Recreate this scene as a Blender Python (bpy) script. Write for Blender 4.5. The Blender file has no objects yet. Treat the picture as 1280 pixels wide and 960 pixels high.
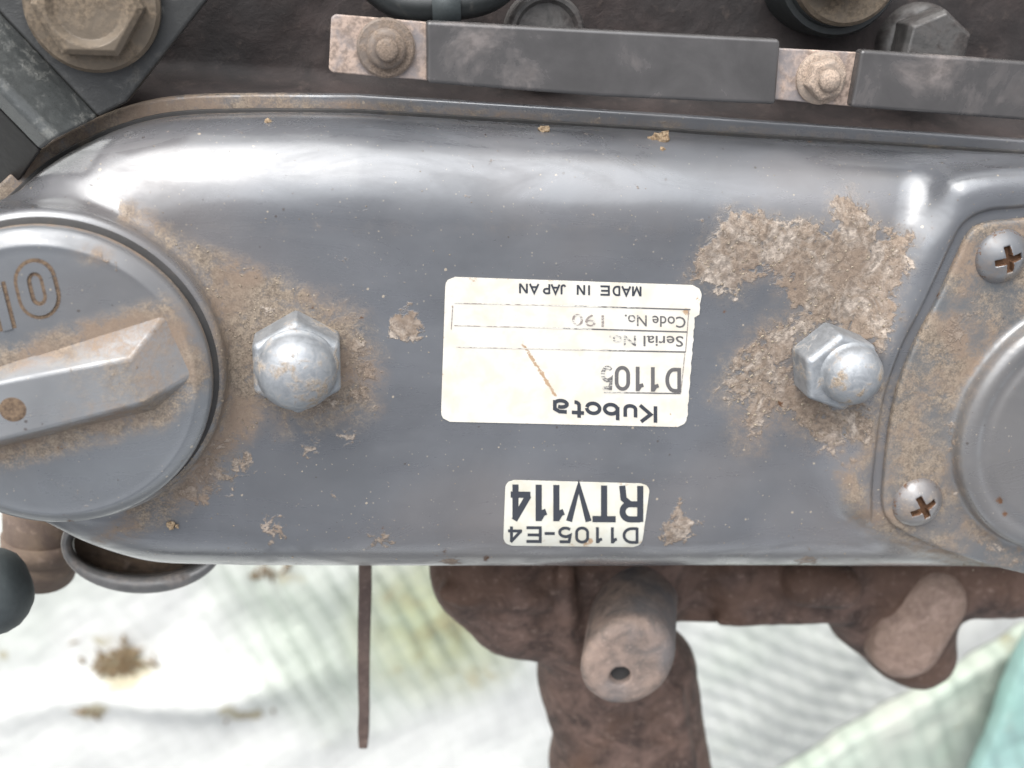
import bpy, bmesh, math, random
import numpy as np
from mathutils import Matrix, Vector

# ------------------------------------------------------------------ camera, light, exposure
SC = bpy.context.scene
FPX, DIST = 1500.0, 300.0                      # focal length in photo pixels, mm from lens to cover along the axis
_n = np.array([-236.0, -560.0, 1500.0]); _n /= np.linalg.norm(_n)
_x = np.array([9000.0, 227.0, 1500.0]); _x -= _n * _x.dot(_n); _x /= np.linalg.norm(_x)
_z = -_n; _y = np.cross(_z, _x)
MW = np.stack([_x, _y, _z])                    # camera frame (right, down, forward) -> world, mm
CAM = -DIST * MW[:, 2]
MM = 0.001

cd = bpy.data.cameras.new('camera'); cam = bpy.data.objects.new('camera', cd); SC.collection.objects.link(cam)
cd.sensor_width = 36.0; cd.lens = FPX / 1280 * 36.0
cd.clip_start = 0.01; cd.clip_end = 50.0
r3 = np.stack([MW[:, 0], -MW[:, 1], -MW[:, 2]], axis=1)
m4 = Matrix([list(r3[i]) + [CAM[i] * MM] for i in range(3)] + [[0, 0, 0, 1]])
cam.matrix_world = m4
cd.dof.use_dof = True; cd.dof.focus_distance = 0.296; cd.dof.aperture_fstop = 11.5
SC.camera = cam

SUN_EL, SUN_AZ = math.radians(34), math.radians(-25)      # azimuth from +Y towards +X
w = bpy.data.worlds.new('World'); SC.world = w; w.use_nodes = True
sky = w.node_tree.nodes.new('ShaderNodeTexSky'); sky.sky_type = 'NISHITA'; sky.sun_disc = False
sky.sun_elevation = SUN_EL; sky.sun_rotation = SUN_AZ; sky.air_density = 1.0; sky.dust_density = 4.0; sky.ozone_density = 1.0
bg = w.node_tree.nodes['Background']; bg.inputs[1].default_value = 0.12
hsv = w.node_tree.nodes.new('ShaderNodeHueSaturation'); hsv.inputs['Saturation'].default_value = 0.22   # overcast: nearly white
w.node_tree.links.new(sky.outputs[0], hsv.inputs['Color']); w.node_tree.links.new(hsv.outputs[0], bg.inputs[0])
sl = bpy.data.lights.new('sun', 'SUN'); sun = bpy.data.objects.new('sun', sl); SC.collection.objects.link(sun)
sl.energy = 1.5; sl.angle = math.radians(86); sl.color = (0.90, 0.95, 1.0)
sdir = Vector((math.cos(SUN_EL) * math.sin(SUN_AZ), math.cos(SUN_EL) * math.cos(SUN_AZ), math.sin(SUN_EL)))
sun.rotation_euler = sdir.to_track_quat('Z', 'Y').to_euler(); sun.location = sdir * 2
SC.view_settings.view_transform = 'Standard'; SC.view_settings.look = 'None'
SC.view_settings.exposure = 1.36; SC.view_settings.gamma = 1.0
SC.view_settings.use_curve_mapping = False

rng = np.random.default_rng(7); random.seed(7)

# ------------------------------------------------------------------ helpers
def P(px, py, z=0.0):
    """photo pixel -> point in mm on the level z"""
    d = MW @ np.array([px - 640.0, py - 480.0, FPX])
    return CAM + d * ((z - CAM[2]) / d[2])

def project(p):
    q = (np.asarray(p) - CAM) @ MW
    return 640 + FPX * q[:, 0] / q[:, 2], 480 + FPX * q[:, 1] / q[:, 2]

def px_mm(z):                                   # mm per pixel on the level z (about)
    return 0.2 * (CAM[2] - z) / CAM[2]

def tag(o, label, cat, group=None, kind=None):
    if label: o['label'] = label
    if cat: o['category'] = cat
    if group: o['group'] = group
    if kind: o['kind'] = kind
    return o

def empty(name, p):
    o = bpy.data.objects.new(name, None); SC.collection.objects.link(o)
    o.location = Vector(p) * MM; o.empty_display_size = 0.01
    return o

def obj(name, verts, faces, mat, parent=None, smooth=False, normals=None, bevel=0, segs=2, origin=None):
    verts = np.asarray(verts, dtype=float) * MM
    if parent is not None:
        verts = verts - np.array(parent_world(parent))
    elif origin is not None:
        verts = verts - np.asarray(origin) * MM
    me = bpy.data.meshes.new(name)
    if isinstance(faces, np.ndarray):
        nf = len(faces); k = faces.shape[1]
        me.vertices.add(len(verts)); me.vertices.foreach_set('co', verts.astype(np.float32).ravel())
        me.loops.add(nf * k); me.loops.foreach_set('vertex_index', faces.astype(np.int32).ravel())
        me.polygons.add(nf); me.polygons.foreach_set('loop_start', np.arange(0, nf * k, k, dtype=np.int32))
        me.update(calc_edges=True); me.validate()
    else:
        me.from_pydata([tuple(v) for v in verts], [], faces); me.update()
    if smooth: me.polygons.foreach_set('use_smooth', [True] * len(me.polygons))
    if normals is not None and len(normals) == len(me.vertices):
        me.normals_split_custom_set_from_vertices([tuple(n) for n in normals])
    me.materials.append(mat)
    o = bpy.data.objects.new(name, me); SC.collection.objects.link(o)
    if parent is not None: o.parent = parent
    elif origin is not None: o.location = Vector(origin) * MM
    if bevel:
        b = o.modifiers.new('edge', 'BEVEL'); b.width = bevel * MM; b.segments = segs
        b.limit_method = 'ANGLE'; b.angle_limit = math.radians(30); b.harden_normals = True
        me.polygons.foreach_set('use_smooth', [True] * len(me.polygons))
    return o

def parent_world(p):
    v = Vector((0, 0, 0)); q = p
    while q is not None:
        v = v + q.location; q = q.parent
    return v

def prism(poly, z0, z1):
    """poly: list of (x,y) mm counter-clockwise; walls and caps"""
    n = len(poly); a = np.array(poly, float)
    area = np.sum(a[:, 0] * np.roll(a[:, 1], -1) - np.roll(a[:, 0], -1) * a[:, 1])
    if area < 0: a = a[::-1]
    v = [(x, y, z0) for x, y in a] + [(x, y, z1) for x, y in a]
    f = [list(range(n - 1, -1, -1)), list(range(n, 2 * n))]
    f += [[i, (i + 1) % n, n + (i + 1) % n, n + i] for i in range(n)]
    return v, f

def pxprism(pts, z_top, thick):
    return prism([tuple(P(x, y, z_top)[:2]) for x, y in pts], z_top - thick, z_top)

def lathe(prof, c, n=64, wob=0.0):
    """prof: list of (r, z); axis vertical through c=(x,y)"""
    v, f = [], []
    for r, z in prof:
        for i in range(n):
            a = 2 * math.pi * i / n
            v.append((c[0] + r * math.cos(a), c[1] + r * math.sin(a), z))
    for k in range(len(prof) - 1):
        for i in range(n):
            j = (i + 1) % n
            f.append([k * n + i, k * n + j, (k + 1) * n + j, (k + 1) * n + i])
    if prof[-1][0] > 1e-6: f.append([(len(prof) - 1) * n + i for i in range(n)])
    return v, f

def join(*vf):
    V, F = [], []
    for v, f in vf:
        o = len(V); V += [tuple(p) for p in v]; F += [[i + o for i in q] for q in f]
    return V, F

def catmull(pts, n=12, closed=True):
    p = np.array(pts, float); out = []
    N = len(p)
    for i in range(N if closed else N - 1):
        p0, p1, p2, p3 = (p[(i + k) % N] if closed else p[min(max(i + k, 0), N - 1)] for k in (-1, 0, 1, 2))
        for t in np.linspace(0, 1, n, endpoint=False):
            out.append(0.5 * ((2 * p1) + (-p0 + p2) * t + (2 * p0 - 5 * p1 + 4 * p2 - p3) * t * t + (-p0 + 3 * p1 - 3 * p2 + p3) * t ** 3))
    return np.array(out)

def poly_sd(poly, x, y):
    """signed distance to polygon (negative inside), arrays x, y"""
    poly = np.asarray(poly, float)
    d = np.full(x.shape, 1e18); ins = np.zeros(x.shape, bool)
    for i in range(len(poly)):
        a, b = poly[i], poly[(i + 1) % len(poly)]
        e = b - a; L = e.dot(e) + 1e-12
        t = np.clip(((x - a[0]) * e[0] + (y - a[1]) * e[1]) / L, 0, 1)
        dx, dy = x - a[0] - t * e[0], y - a[1] - t * e[1]
        d = np.minimum(d, dx * dx + dy * dy)
        if a[1] != b[1]:
            c = (a[1] > y) != (b[1] > y)
            ins ^= c & (x < e[0] * (y - a[1]) / e[1] + a[0])
    return np.where(ins, -1, 1) * np.sqrt(d)

def smin(a, b, k):
    h = np.clip(0.5 + 0.5 * (b - a) / k, 0, 1)
    return b * (1 - h) + a * h - k * h * (1 - h)

def smax(a, b, k): return -smin(-a, -b, k)

def extr(d2, z, top, bot, r):
    """rounded extrusion: radius r on the upper edge"""
    qx, qz = d2 + r, z - top + r
    up = np.minimum(np.maximum(qx, qz), 0) + np.sqrt(np.maximum(qx, 0) ** 2 + np.maximum(qz, 0) ** 2) - r
    return np.maximum(up, bot - z)

def capsule(X, Y, Z, a, b, ra, rb=None):
    rb = ra if rb is None else rb
    a, b = np.asarray(a, float), np.asarray(b, float); e = b - a
    t = np.clip(((X - a[0]) * e[0] + (Y - a[1]) * e[1] + (Z - a[2]) * e[2]) / e.dot(e), 0, 1)
    return np.sqrt((X - a[0] - t * e[0]) ** 2 + (Y - a[1] - t * e[1]) ** 2 + (Z - a[2] - t * e[2]) ** 2) - (ra + t * (rb - ra))

def grid(lo, hi, h):
    ax = [np.arange(lo[i], hi[i] + h, h, dtype=np.float32) for i in range(3)]
    X, Y, Z = np.meshgrid(*ax, indexing='ij', sparse=True)
    return X, Y, Z, np.array(lo, float)

def samp(F, p):
    p = np.clip(p, 0, np.array(F.shape) - 1.001); i = p.astype(int); t = p - i
    r = 0
    for dx in (0, 1):
        for dy in (0, 1):
            for dz in (0, 1):
                wt = (t[:, 0] if dx else 1 - t[:, 0]) * (t[:, 1] if dy else 1 - t[:, 1]) * (t[:, 2] if dz else 1 - t[:, 2])
                r = r + wt * F[i[:, 0] + dx, i[:, 1] + dy, i[:, 2] + dz]
    return r

def nets(F, lo, h):
    """surface of F = 0 as quads with normals"""
    s = F < 0
    c = sum(s[a:s.shape[0] - 1 + a, b:s.shape[1] - 1 + b, d:s.shape[2] - 1 + d].astype(np.int8) for a in (0, 1) for b in (0, 1) for d in (0, 1))
    act = (c > 0) & (c < 8); co = np.argwhere(act)
    idx = np.full(act.shape, -1, np.int32); idx[act] = np.arange(len(co))
    acc = np.zeros((len(co), 3)); cnt = np.zeros(len(co))
    for ax in range(3):
        o1, o2 = [k for k in range(3) if k != ax]
        for u in (0, 1):
            for v in (0, 1):
                a = np.zeros(3, int); a[o1] = u; a[o2] = v; b = a.copy(); b[ax] = 1
                ia, ib = co + a, co + b
                fa = F[ia[:, 0], ia[:, 1], ia[:, 2]].astype(float); fb = F[ib[:, 0], ib[:, 1], ib[:, 2]].astype(float)
                m = (fa < 0) != (fb < 0)
                t = np.where(m, fa / np.where(m, fa - fb, 1), 0)
                p = np.repeat(a[None].astype(float), len(co), 0); p[:, ax] = t
                acc += p * m[:, None]; cnt += m
    g = co + acc / cnt[:, None]
    faces = []
    for ax in range(3):
        o1, o2 = (ax + 1) % 3, (ax + 2) % 3
        sl0 = [slice(None)] * 3; sl1 = [slice(None)] * 3
        sl0[ax] = slice(0, -1); sl1[ax] = slice(1, None)
        ch = s[tuple(sl0)] != s[tuple(sl1)]
        e = np.argwhere(ch)
        e = e[(e[:, o1] > 0) & (e[:, o2] > 0) & (e[:, o1] < s.shape[o1] - 1) & (e[:, o2] < s.shape[o2] - 1)]
        q = []
        for u, v in ((-1, -1), (0, -1), (0, 0), (-1, 0)):
            k = e.copy(); k[:, o1] += u; k[:, o2] += v
            q.append(idx[k[:, 0], k[:, 1], k[:, 2]])
        q = np.stack(q, 1)
        inside = s[e[:, 0], e[:, 1], e[:, 2]]
        q[~inside] = q[~inside][:, ::-1]
        faces.append(q)
    faces = np.concatenate(faces)
    nrm = np.stack([samp(F, g + np.eye(3)[k]) - samp(F, g - np.eye(3)[k]) for k in range(3)], 1)
    nrm /= np.linalg.norm(nrm, axis=1)[:, None] + 1e-9
    return g * h + lo, faces, nrm

def vnoise(x, y, seed=0, octaves=4):
    """value noise in 2D for numpy arrays, about -1..1"""
    r = np.random.default_rng(seed); T = r.random((64, 64)) * 2 - 1; out = 0; amp = 1; tot = 0
    for o in range(octaves):
        xi, yi = np.floor(x).astype(int), np.floor(y).astype(int)
        fx, fy = x - xi, y - yi; fx = fx * fx * (3 - 2 * fx); fy = fy * fy * (3 - 2 * fy)
        g = lambda a, b: T[(a + 17 * o) % 64, (b + 31 * o) % 64]
        out = out + amp * ((g(xi, yi) * (1 - fx) + g(xi + 1, yi) * fx) * (1 - fy) + (g(xi, yi + 1) * (1 - fx) + g(xi + 1, yi + 1) * fx) * fy)
        tot += amp; amp *= 0.5; x = x * 2.03; y = y * 2.03
    return out / tot

# ------------------------------------------------------------------ materials
class Mat:
    def __init__(s, name):
        s.m = bpy.data.materials.new(name); s.m.use_nodes = True
        s.t = s.m.node_tree; s.N = s.t.nodes; s.b = s.N['Principled BSDF']
        tc = s.N.new('ShaderNodeNewGeometry')          # world position in mm
        sc = s.N.new('ShaderNodeVectorMath'); sc.operation = 'SCALE'; sc.inputs[3].default_value = 1000.0
        s.L(tc.outputs['Position'], sc.inputs[0]); s.co = sc.outputs[0]
    def L(s, a, b): s.t.links.new(a, b)
    def noise(s, scale, detail=4, rough=0.55, dist=0.0, off=0.0, stretch=None):
        n = s.N.new('ShaderNodeTexNoise'); n.inputs['Scale'].default_value = scale; n.inputs['Detail'].default_value = detail
        n.inputs['Roughness'].default_value = rough; n.inputs['Distortion'].default_value = dist
        mp = s.N.new('ShaderNodeMapping'); mp.inputs['Location'].default_value = (off, off * 1.7, off * 0.6)
        if stretch: mp.inputs['Scale'].default_value = stretch[:3]; mp.inputs['Rotation'].default_value = (0, 0, stretch[3] if len(stretch) > 3 else 0)
        s.L(s.co, mp.inputs[0]); s.L(mp.outputs[0], n.inputs['Vector'])
        return n.outputs['Fac']
    def voro(s, scale, off=0.0, feature='F1'):
        n = s.N.new('ShaderNodeTexVoronoi'); n.inputs['Scale'].default_value = scale; n.feature = feature
        mp = s.N.new('ShaderNodeMapping'); mp.inputs['Location'].default_value = (off, off, off)
        s.L(s.co, mp.inputs[0]); s.L(mp.outputs[0], n.inputs['Vector'])
        return n.outputs['Distance'], n.outputs['Color']
    def math(s, op, a, b=None, clamp=False):
        n = s.N.new('ShaderNodeMath'); n.operation = op; n.use_clamp = clamp
        for i, v in enumerate((a, b)):
            if v is None: continue
            if isinstance(v, (int, float)): n.inputs[i].default_value = v
            else: s.L(v, n.inputs[i])
        return n.outputs[0]
    def ramp(s, f, a, b, lo=0.0, hi=1.0):
        n = s.N.new('ShaderNodeMapRange'); n.interpolation_type = 'SMOOTHSTEP'
        n.inputs[1].default_value = a; n.inputs[2].default_value = b; n.inputs[3].default_value = lo; n.inputs[4].default_value = hi
        s.L(f, n.inputs[0]); return n.outputs[0]
    def mix(s, f, a, b):
        n = s.N.new('ShaderNodeMix'); n.data_type = 'RGBA'
        for k, v in ((0, f), (6, a), (7, b)):
            if isinstance(v, (int, float)): n.inputs[k].default_value = v
            elif isinstance(v, tuple): n.inputs[k].default_value = (*v, 1)
            else: s.L(v, n.inputs[k])
        return n.outputs[2]
    def attr(s, name='dirt'):
        n = s.N.new('ShaderNodeAttribute'); n.attribute_name = name
        sp = s.N.new('ShaderNodeSeparateColor'); s.L(n.outputs['Color'], sp.inputs[0]); return sp.outputs
    def bump(s, h, strength=0.3, dist=0.3, prev=None):
        n = s.N.new('ShaderNodeBump'); n.inputs['Strength'].default_value = strength; n.inputs['Distance'].default_value = dist * MM
        s.L(h, n.inputs['Height'])
        if prev is not None: s.L(prev, n.inputs['Normal'])
        return n.outputs[0]
    def out(s, color=None, rough=None, normal=None, metal=None, ior=None, spec=None):
        for k, v in (('Base Color', color), ('Roughness', rough), ('Normal', normal), ('Metallic', metal), ('IOR', ior), ('Specular IOR Level', spec)):
            if v is None: continue
            if isinstance(v, (int, float)): s.b.inputs[k].default_value = v
            elif isinstance(v, tuple): s.b.inputs[k].default_value = (*v, 1)
            else: s.L(v, s.b.inputs[k])
        return s.m

def dirt_layers(M, color, rough, height):
    """attribute 'dirt': red = flaking scab with sharp edges, green = soft dusty film, blue = rust"""
    R, G, B = M.attr()[0], M.attr()[1], M.attr()[2]
    n1 = M.noise(0.22, 6, 0.66, 0.6, 3.0); n2 = M.noise(0.62, 5, 0.6, 0.5, 11.0); n3 = M.noise(0.07, 3, 0.5, 0, 21.0)
    nf = M.noise(2.2, 3, 0.6, 0, 31.0)
    # soft film
    gf = M.math('MULTIPLY', G, M.math('ADD', M.math('MULTIPLY', n1, 2.3), -0.22))
    gf = M.math('ADD', gf, M.math('MULTIPLY', M.math('ADD', M.math('SUBTRACT', nf, 0.5), M.math('MULTIPLY', M.math('SUBTRACT', n2, 0.5), 0.8)), M.math('MULTIPLY', G, 0.9)))
    gf = M.ramp(gf, 0.14, 0.80, 0.0, 0.96)
    film = M.mix(M.ramp(M.math('ADD', M.math('MULTIPLY', n2, 0.5), M.math('MULTIPLY', nf, 0.5)), 0.36, 0.64), (0.105, 0.082, 0.064), (0.245, 0.196, 0.148))
    film = M.mix(M.ramp(n3, 0.4, 0.62, 0, 0.8), film, (0.185, 0.134, 0.099))
    color = M.mix(gf, color, film)
    # scab
    e = M.math('ADD', M.math('MULTIPLY', R, 0.86), M.math('ADD', M.math('MULTIPLY', M.math('SUBTRACT', n1, 0.5), 2.1), M.math('MULTIPLY', M.math('SUBTRACT', n2, 0.5), 0.9)))
    sf = M.ramp(e, 0.38, 0.60)
    nm = M.noise(0.15, 6, 0.72, 0.8, 51.0)
    scab = M.mix(M.ramp(n2, 0.3, 0.68), (0.145, 0.122, 0.104), (0.25, 0.21, 0.176))
    scab = M.mix(M.ramp(nm, 0.40, 0.58, 0, 0.8), scab, M.mix(M.ramp(n2, 0.35, 0.65), (0.10, 0.074, 0.057), (0.20, 0.15, 0.112)))
    scab = M.mix(M.math('MULTIPLY', M.ramp(nm, 0.48, 0.36), M.ramp(n2, 0.40, 0.66, 0, 0.75)), scab, (0.43, 0.365, 0.31))
    scab = M.mix(M.math('MULTIPLY', M.ramp(nf, 0.45, 0.72, 0, 0.45), M.ramp(n1, 0.42, 0.62)), scab, (0.42, 0.355, 0.29))
    scab = M.mix(M.ramp(n3, 0.45, 0.62, 0, 0.4), scab, (0.17, 0.125, 0.095))
    color = M.mix(sf, color, scab)
    edge = M.math('MULTIPLY', M.ramp(e, 0.40, 0.47), M.ramp(e, 0.55, 0.47))
    color = M.mix(M.math('MULTIPLY', edge, 0.25), color, (0.05, 0.04, 0.035))
    # rust
    rf = M.ramp(M.math('ADD', B, M.math('ADD', M.math('MULTIPLY', M.math('SUBTRACT', n2, 0.5), 1.6), M.math('MULTIPLY', M.math('SUBTRACT', nf, 0.5), 0.8))), 0.48, 0.85)
    rust = M.mix(n2, (0.05, 0.028, 0.018), (0.12, 0.062, 0.034))
    color = M.mix(rf, color, rust)
    anyf = M.math('MAXIMUM', M.math('MAXIMUM', M.math('MULTIPLY', gf, 0.85), sf), rf)
    rough = M.math('ADD', rough, M.math('MULTIPLY', anyf, 0.55), True)
    h = M.math('ADD', height, M.math('MULTIPLY', sf, M.math('ADD', M.math('MULTIPLY', n2, 0.7), M.math('ADD', 0.25, M.math('MULTIPLY', nf, 0.25)))))
    h = M.math('ADD', h, M.math('MULTIPLY', gf, M.math('MULTIPLY', M.math('ADD', n2, M.math('MULTIPLY', nf, 0.5)), 0.4)))
    spec = M.math('SUBTRACT', 0.75, M.math('MULTIPLY', anyf, 0.6))
    return color, rough, h, spec

def paint_mat(name, base, rough=0.27, dusty=1.0):
    M = Mat(name)
    a = M.noise(0.03, 5, 0.6, 0.4); b = M.noise(0.4, 4, 0.6, 0, 5.0); c = M.noise(0.012, 3, 0.5, 0, 9.0)
    col = M.mix(M.ramp(a, 0.3, 0.7), tuple(x * 0.86 for x in base), tuple(x * 1.14 for x in base))
    col = M.mix(M.ramp(c, 0.45, 0.7, 0, 0.35 * dusty), col, (0.15, 0.125, 0.11))       # thin warm dust
    # dust specks and small chips
    d, vc = M.voro(0.55, 2.0)
    sep = M.N.new('ShaderNodeSeparateColor'); M.L(vc, sep.inputs[0])
    pick = M.math('GREATER_THAN', sep.outputs[0], 0.86)
    size = M.math('MULTIPLY', sep.outputs[1], 0.22)
    dot = M.math('MULTIPLY', M.math('LESS_THAN', M.math('ADD', d, M.math('MULTIPLY', M.math('SUBTRACT', M.noise(2.5, 2, 0.5, 0, 44.0), 0.5), 0.18)), size), pick)
    col = M.mix(M.math('MULTIPLY', dot, 0.8 * dusty), col, M.mix(M.math('GREATER_THAN', sep.outputs[2], 0.45), (0.30, 0.25, 0.19), (0.04, 0.03, 0.025)))
    d2, vc2 = M.voro(1.3, 7.0)
    s2 = M.N.new('ShaderNodeSeparateColor'); M.L(vc2, s2.inputs[0])
    dot2 = M.math('MULTIPLY', M.math('LESS_THAN', d2, M.math('MULTIPLY', s2.outputs[1], 0.3)), M.math('GREATER_THAN', s2.outputs[0], 0.9))
    col = M.mix(M.math('MULTIPLY', dot2, 0.55 * dusty), col, (0.26, 0.225, 0.18))
    smear = M.noise(0.045, 7, 0.68, 0.8, 13.0, (0.5, 1.7, 1.0, 0.6))
    rg = M.math('ADD', M.math('ADD', rough - 0.12, M.math('MULTIPLY', M.ramp(smear, 0.38, 0.66), 0.32)), M.math('MULTIPLY', b, 0.10))
    h = M.math('ADD', M.math('MULTIPLY', b, 0.16), M.math('MULTIPLY', M.math('ADD', dot, M.math('MULTIPLY', dot2, 0.5)), 0.5))
    h = M.math('ADD', h, M.math('MULTIPLY', a, 0.5))
    col, rg, h, spec = dirt_layers(M, col, rg, h)
    M.b.inputs['Coat Roughness'].default_value = 0.22
    M.b.inputs['Coat IOR'].default_value = 1.6
    M.L(M.math('MULTIPLY', M.math('MULTIPLY', M.math('SUBTRACT', spec, 0.15), 1.5, True), M.ramp(smear, 0.66, 0.40, 0.25, 1.0)), M.b.inputs['Coat Weight'])
    return M.out(col, rg, M.bump(h, 0.6, 0.35), spec=spec)

def metal_mat(name, base, rough=0.35, metal=1.0, dirty=0.4, dcol=(0.16, 0.115, 0.075), scale=0.25):
    M = Mat(name)
    a = M.noise(scale, 5, 0.65, 0.5); b = M.noise(scale * 6, 4, 0.6, 0, 6.0); c = M.noise(scale * 0.3, 3, 0.5, 0, 16.0)
    col = M.mix(M.ramp(a, 0.3, 0.7), tuple(x * 0.8 for x in base), tuple(min(1, x * 1.15) for x in base))
    f = M.ramp(M.math('ADD', M.math('MULTIPLY', a, 0.6), M.math('MULTIPLY', c, 0.4)), 0.66 - 0.36 * dirty, 0.80 - 0.30 * dirty)
    dc = M.mix(M.ramp(b, 0.35, 0.65), tuple(x * 0.7 for x in dcol), tuple(x * 1.4 for x in dcol))
    col = M.mix(f, col, dc)
    rg = M.math('ADD', M.math('ADD', rough - 0.05, M.math('MULTIPLY', b, 0.12)), M.math('MULTIPLY', f, 0.5), True)
    mt = M.math('MULTIPLY', M.math('SUBTRACT', 1.0, f), metal)
    h = M.math('ADD', M.math('MULTIPLY', b, 0.3), M.math('MULTIPLY', f, 0.5))
    return M.out(col, rg, M.bump(h, 0.5, 0.3), mt)

def rust_mat(name, c1, c2, c3, scale=0.12, rough=0.85, pale=0.3):
    M = Mat(name)
    a = M.noise(scale, 6, 0.7, 0.6); b = M.noise(scale * 5, 5, 0.65, 0.2, 4.0); c = M.noise(scale * 0.4, 3, 0.5, 0, 14.0)
    col = M.mix(M.ramp(a, 0.32, 0.68), c1, c2)
    col = M.mix(M.ramp(c, 0.42, 0.66, 0, 0.7), col, c3)
    col = M.mix(M.ramp(b, 0.55, 0.75, 0, pale), col, (0.36, 0.27, 0.22))
    h = M.math('ADD', M.math('MULTIPLY', a, 0.7), M.math('MULTIPLY', b, 0.7))
    return M.out(col, rough, M.bump(h, 0.7, 0.8), spec=0.3)

GREY = (0.077, 0.0795, 0.0865)
m_paint = paint_mat('grey_enamel', GREY)
m_cap = paint_mat('grey_cap', (0.085, 0.09, 0.097), 0.33)
m_breather = paint_mat('grey_breather', (0.062, 0.068, 0.073), 0.32)
m_zinc = metal_mat('zinc_plate', (0.25, 0.26, 0.272), 0.45, 0.5, 0.46, (0.20, 0.16, 0.12), 0.35)
m_screw = metal_mat('screw_steel', (0.30, 0.31, 0.33), 0.34, 1.0, 0.55, (0.15, 0.10, 0.07), 0.3)
m_bar = metal_mat('bus_bar', (0.072, 0.068, 0.067), 0.22, 0.25, 0.42, (0.105, 0.089, 0.083), 0.05)
m_tab = metal_mat('bus_tab', (0.22, 0.20, 0.20), 0.5, 0.3, 0.75, (0.25, 0.19, 0.155), 0.12)
m_nut = metal_mat('dull_nut', (0.15, 0.12, 0.10), 0.55, 0.3, 0.8, (0.14, 0.105, 0.08), 0.4)
m_tannut = metal_mat('dusty_nut', (0.27, 0.22, 0.18), 0.6, 0.2, 0.85, (0.24, 0.185, 0.145), 0.4)
m_head = rust_mat('head_casting', (0.013, 0.010, 0.0095), (0.034, 0.025, 0.023), (0.018, 0.016, 0.016), 0.05, 0.75, 0.06)
m_dark = metal_mat('dark_steel', (0.014, 0.016, 0.016), 0.45, 0.0, 0.25, (0.07, 0.06, 0.05), 0.1)
m_bracket = metal_mat('bracket_paint', (0.026, 0.026, 0.025), 0.32, 0.0, 0.38, (0.06, 0.056, 0.05), 0.3)
m_bolt = metal_mat('bolt_brown', (0.11, 0.085, 0.06), 0.5, 0.2, 0.75, (0.105, 0.08, 0.056), 0.15)
m_rust = rust_mat('rusty_casting', (0.034, 0.022, 0.018), (0.125, 0.080, 0.064), (0.085, 0.047, 0.031), 0.09, 0.75, 0.3)
m_lug = rust_mat('rusty_lug', (0.11, 0.088, 0.077), (0.235, 0.172, 0.14), (0.10, 0.10, 0.105), 0.12, 0.7, 0.45)
m_lug2 = rust_mat('rusty_lug_brown', (0.155, 0.105, 0.083), (0.28, 0.20, 0.16), (0.19, 0.13, 0.10), 0.2, 0.75, 0.7)
m_rod = rust_mat('rod_brown', (0.06, 0.04, 0.035), (0.12, 0.085, 0.07), (0.07, 0.05, 0.045), 0.1)
m_band = metal_mat('band_steel', (0.16, 0.155, 0.15), 0.35, 0.4, 0.4, (0.17, 0.14, 0.12), 0.12)
m_inside = rust_mat('bore_brown', (0.03, 0.025, 0.022), (0.16, 0.11, 0.075), (0.02, 0.02, 0.02), 0.05)
m_rubber = metal_mat('rubber', (0.035, 0.042, 0.043), 0.6, 0.0, 0.3, (0.06, 0.065, 0.062), 0.2)
m_pipe = rust_mat('pipe_brown', (0.085, 0.06, 0.048), (0.20, 0.145, 0.10), (0.10, 0.075, 0.065), 0.06)
m_gasket = metal_mat('gasket', (0.03, 0.028, 0.027), 0.8, 0.0, 0.4, (0.08, 0.065, 0.05), 0.15)

def crumb_mat(name, a, b):
    M = Mat(name); n = M.noise(1.2, 4, 0.6)
    return M.out(M.mix(M.ramp(n, 0.3, 0.7), a, b), 0.95, M.bump(n, 0.6, 0.4), spec=0.2)
m_crumb = crumb_mat('soil_tan', (0.15, 0.10, 0.06), (0.31, 0.235, 0.155))
m_grit = crumb_mat('grit_tan', (0.12, 0.095, 0.072), (0.27, 0.225, 0.17))
m_debris = crumb_mat('soil_brown', (0.09, 0.06, 0.035), (0.22, 0.16, 0.09))

def label_mat(name, base):
    M = Mat(name)
    a = M.noise(0.15, 4, 0.6, 0.3); b = M.noise(0.9, 5, 0.7, 0.3, 8.0); r = M.attr()
    col = M.mix(M.ramp(a, 0.40, 0.70, 0, 0.6), base, tuple(x * y for x, y in zip(base, (0.88, 0.82, 0.72))))
    f = M.ramp(M.math('ADD', r[0], M.math('MULTIPLY', M.math('SUBTRACT', b, 0.5), 1.3)), 0.45, 0.70)
    col = M.mix(f, col, M.mix(b, (0.20, 0.12, 0.06), (0.42, 0.30, 0.20)))
    sp = M.ramp(M.noise(1.6, 3, 0.6, 0, 18.0), 0.70, 0.76, 0, 0.5)
    col = M.mix(sp, col, (0.40, 0.31, 0.22))
    return M.out(col, M.math('ADD', 0.38, M.math('MULTIPLY', f, 0.4)), M.bump(b, 0.15, 0.1), spec=0.4)
m_label = label_mat('label_white', (0.53, 0.505, 0.455))
m_label2 = label_mat('label_cream', (0.49, 0.48, 0.425))

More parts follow.
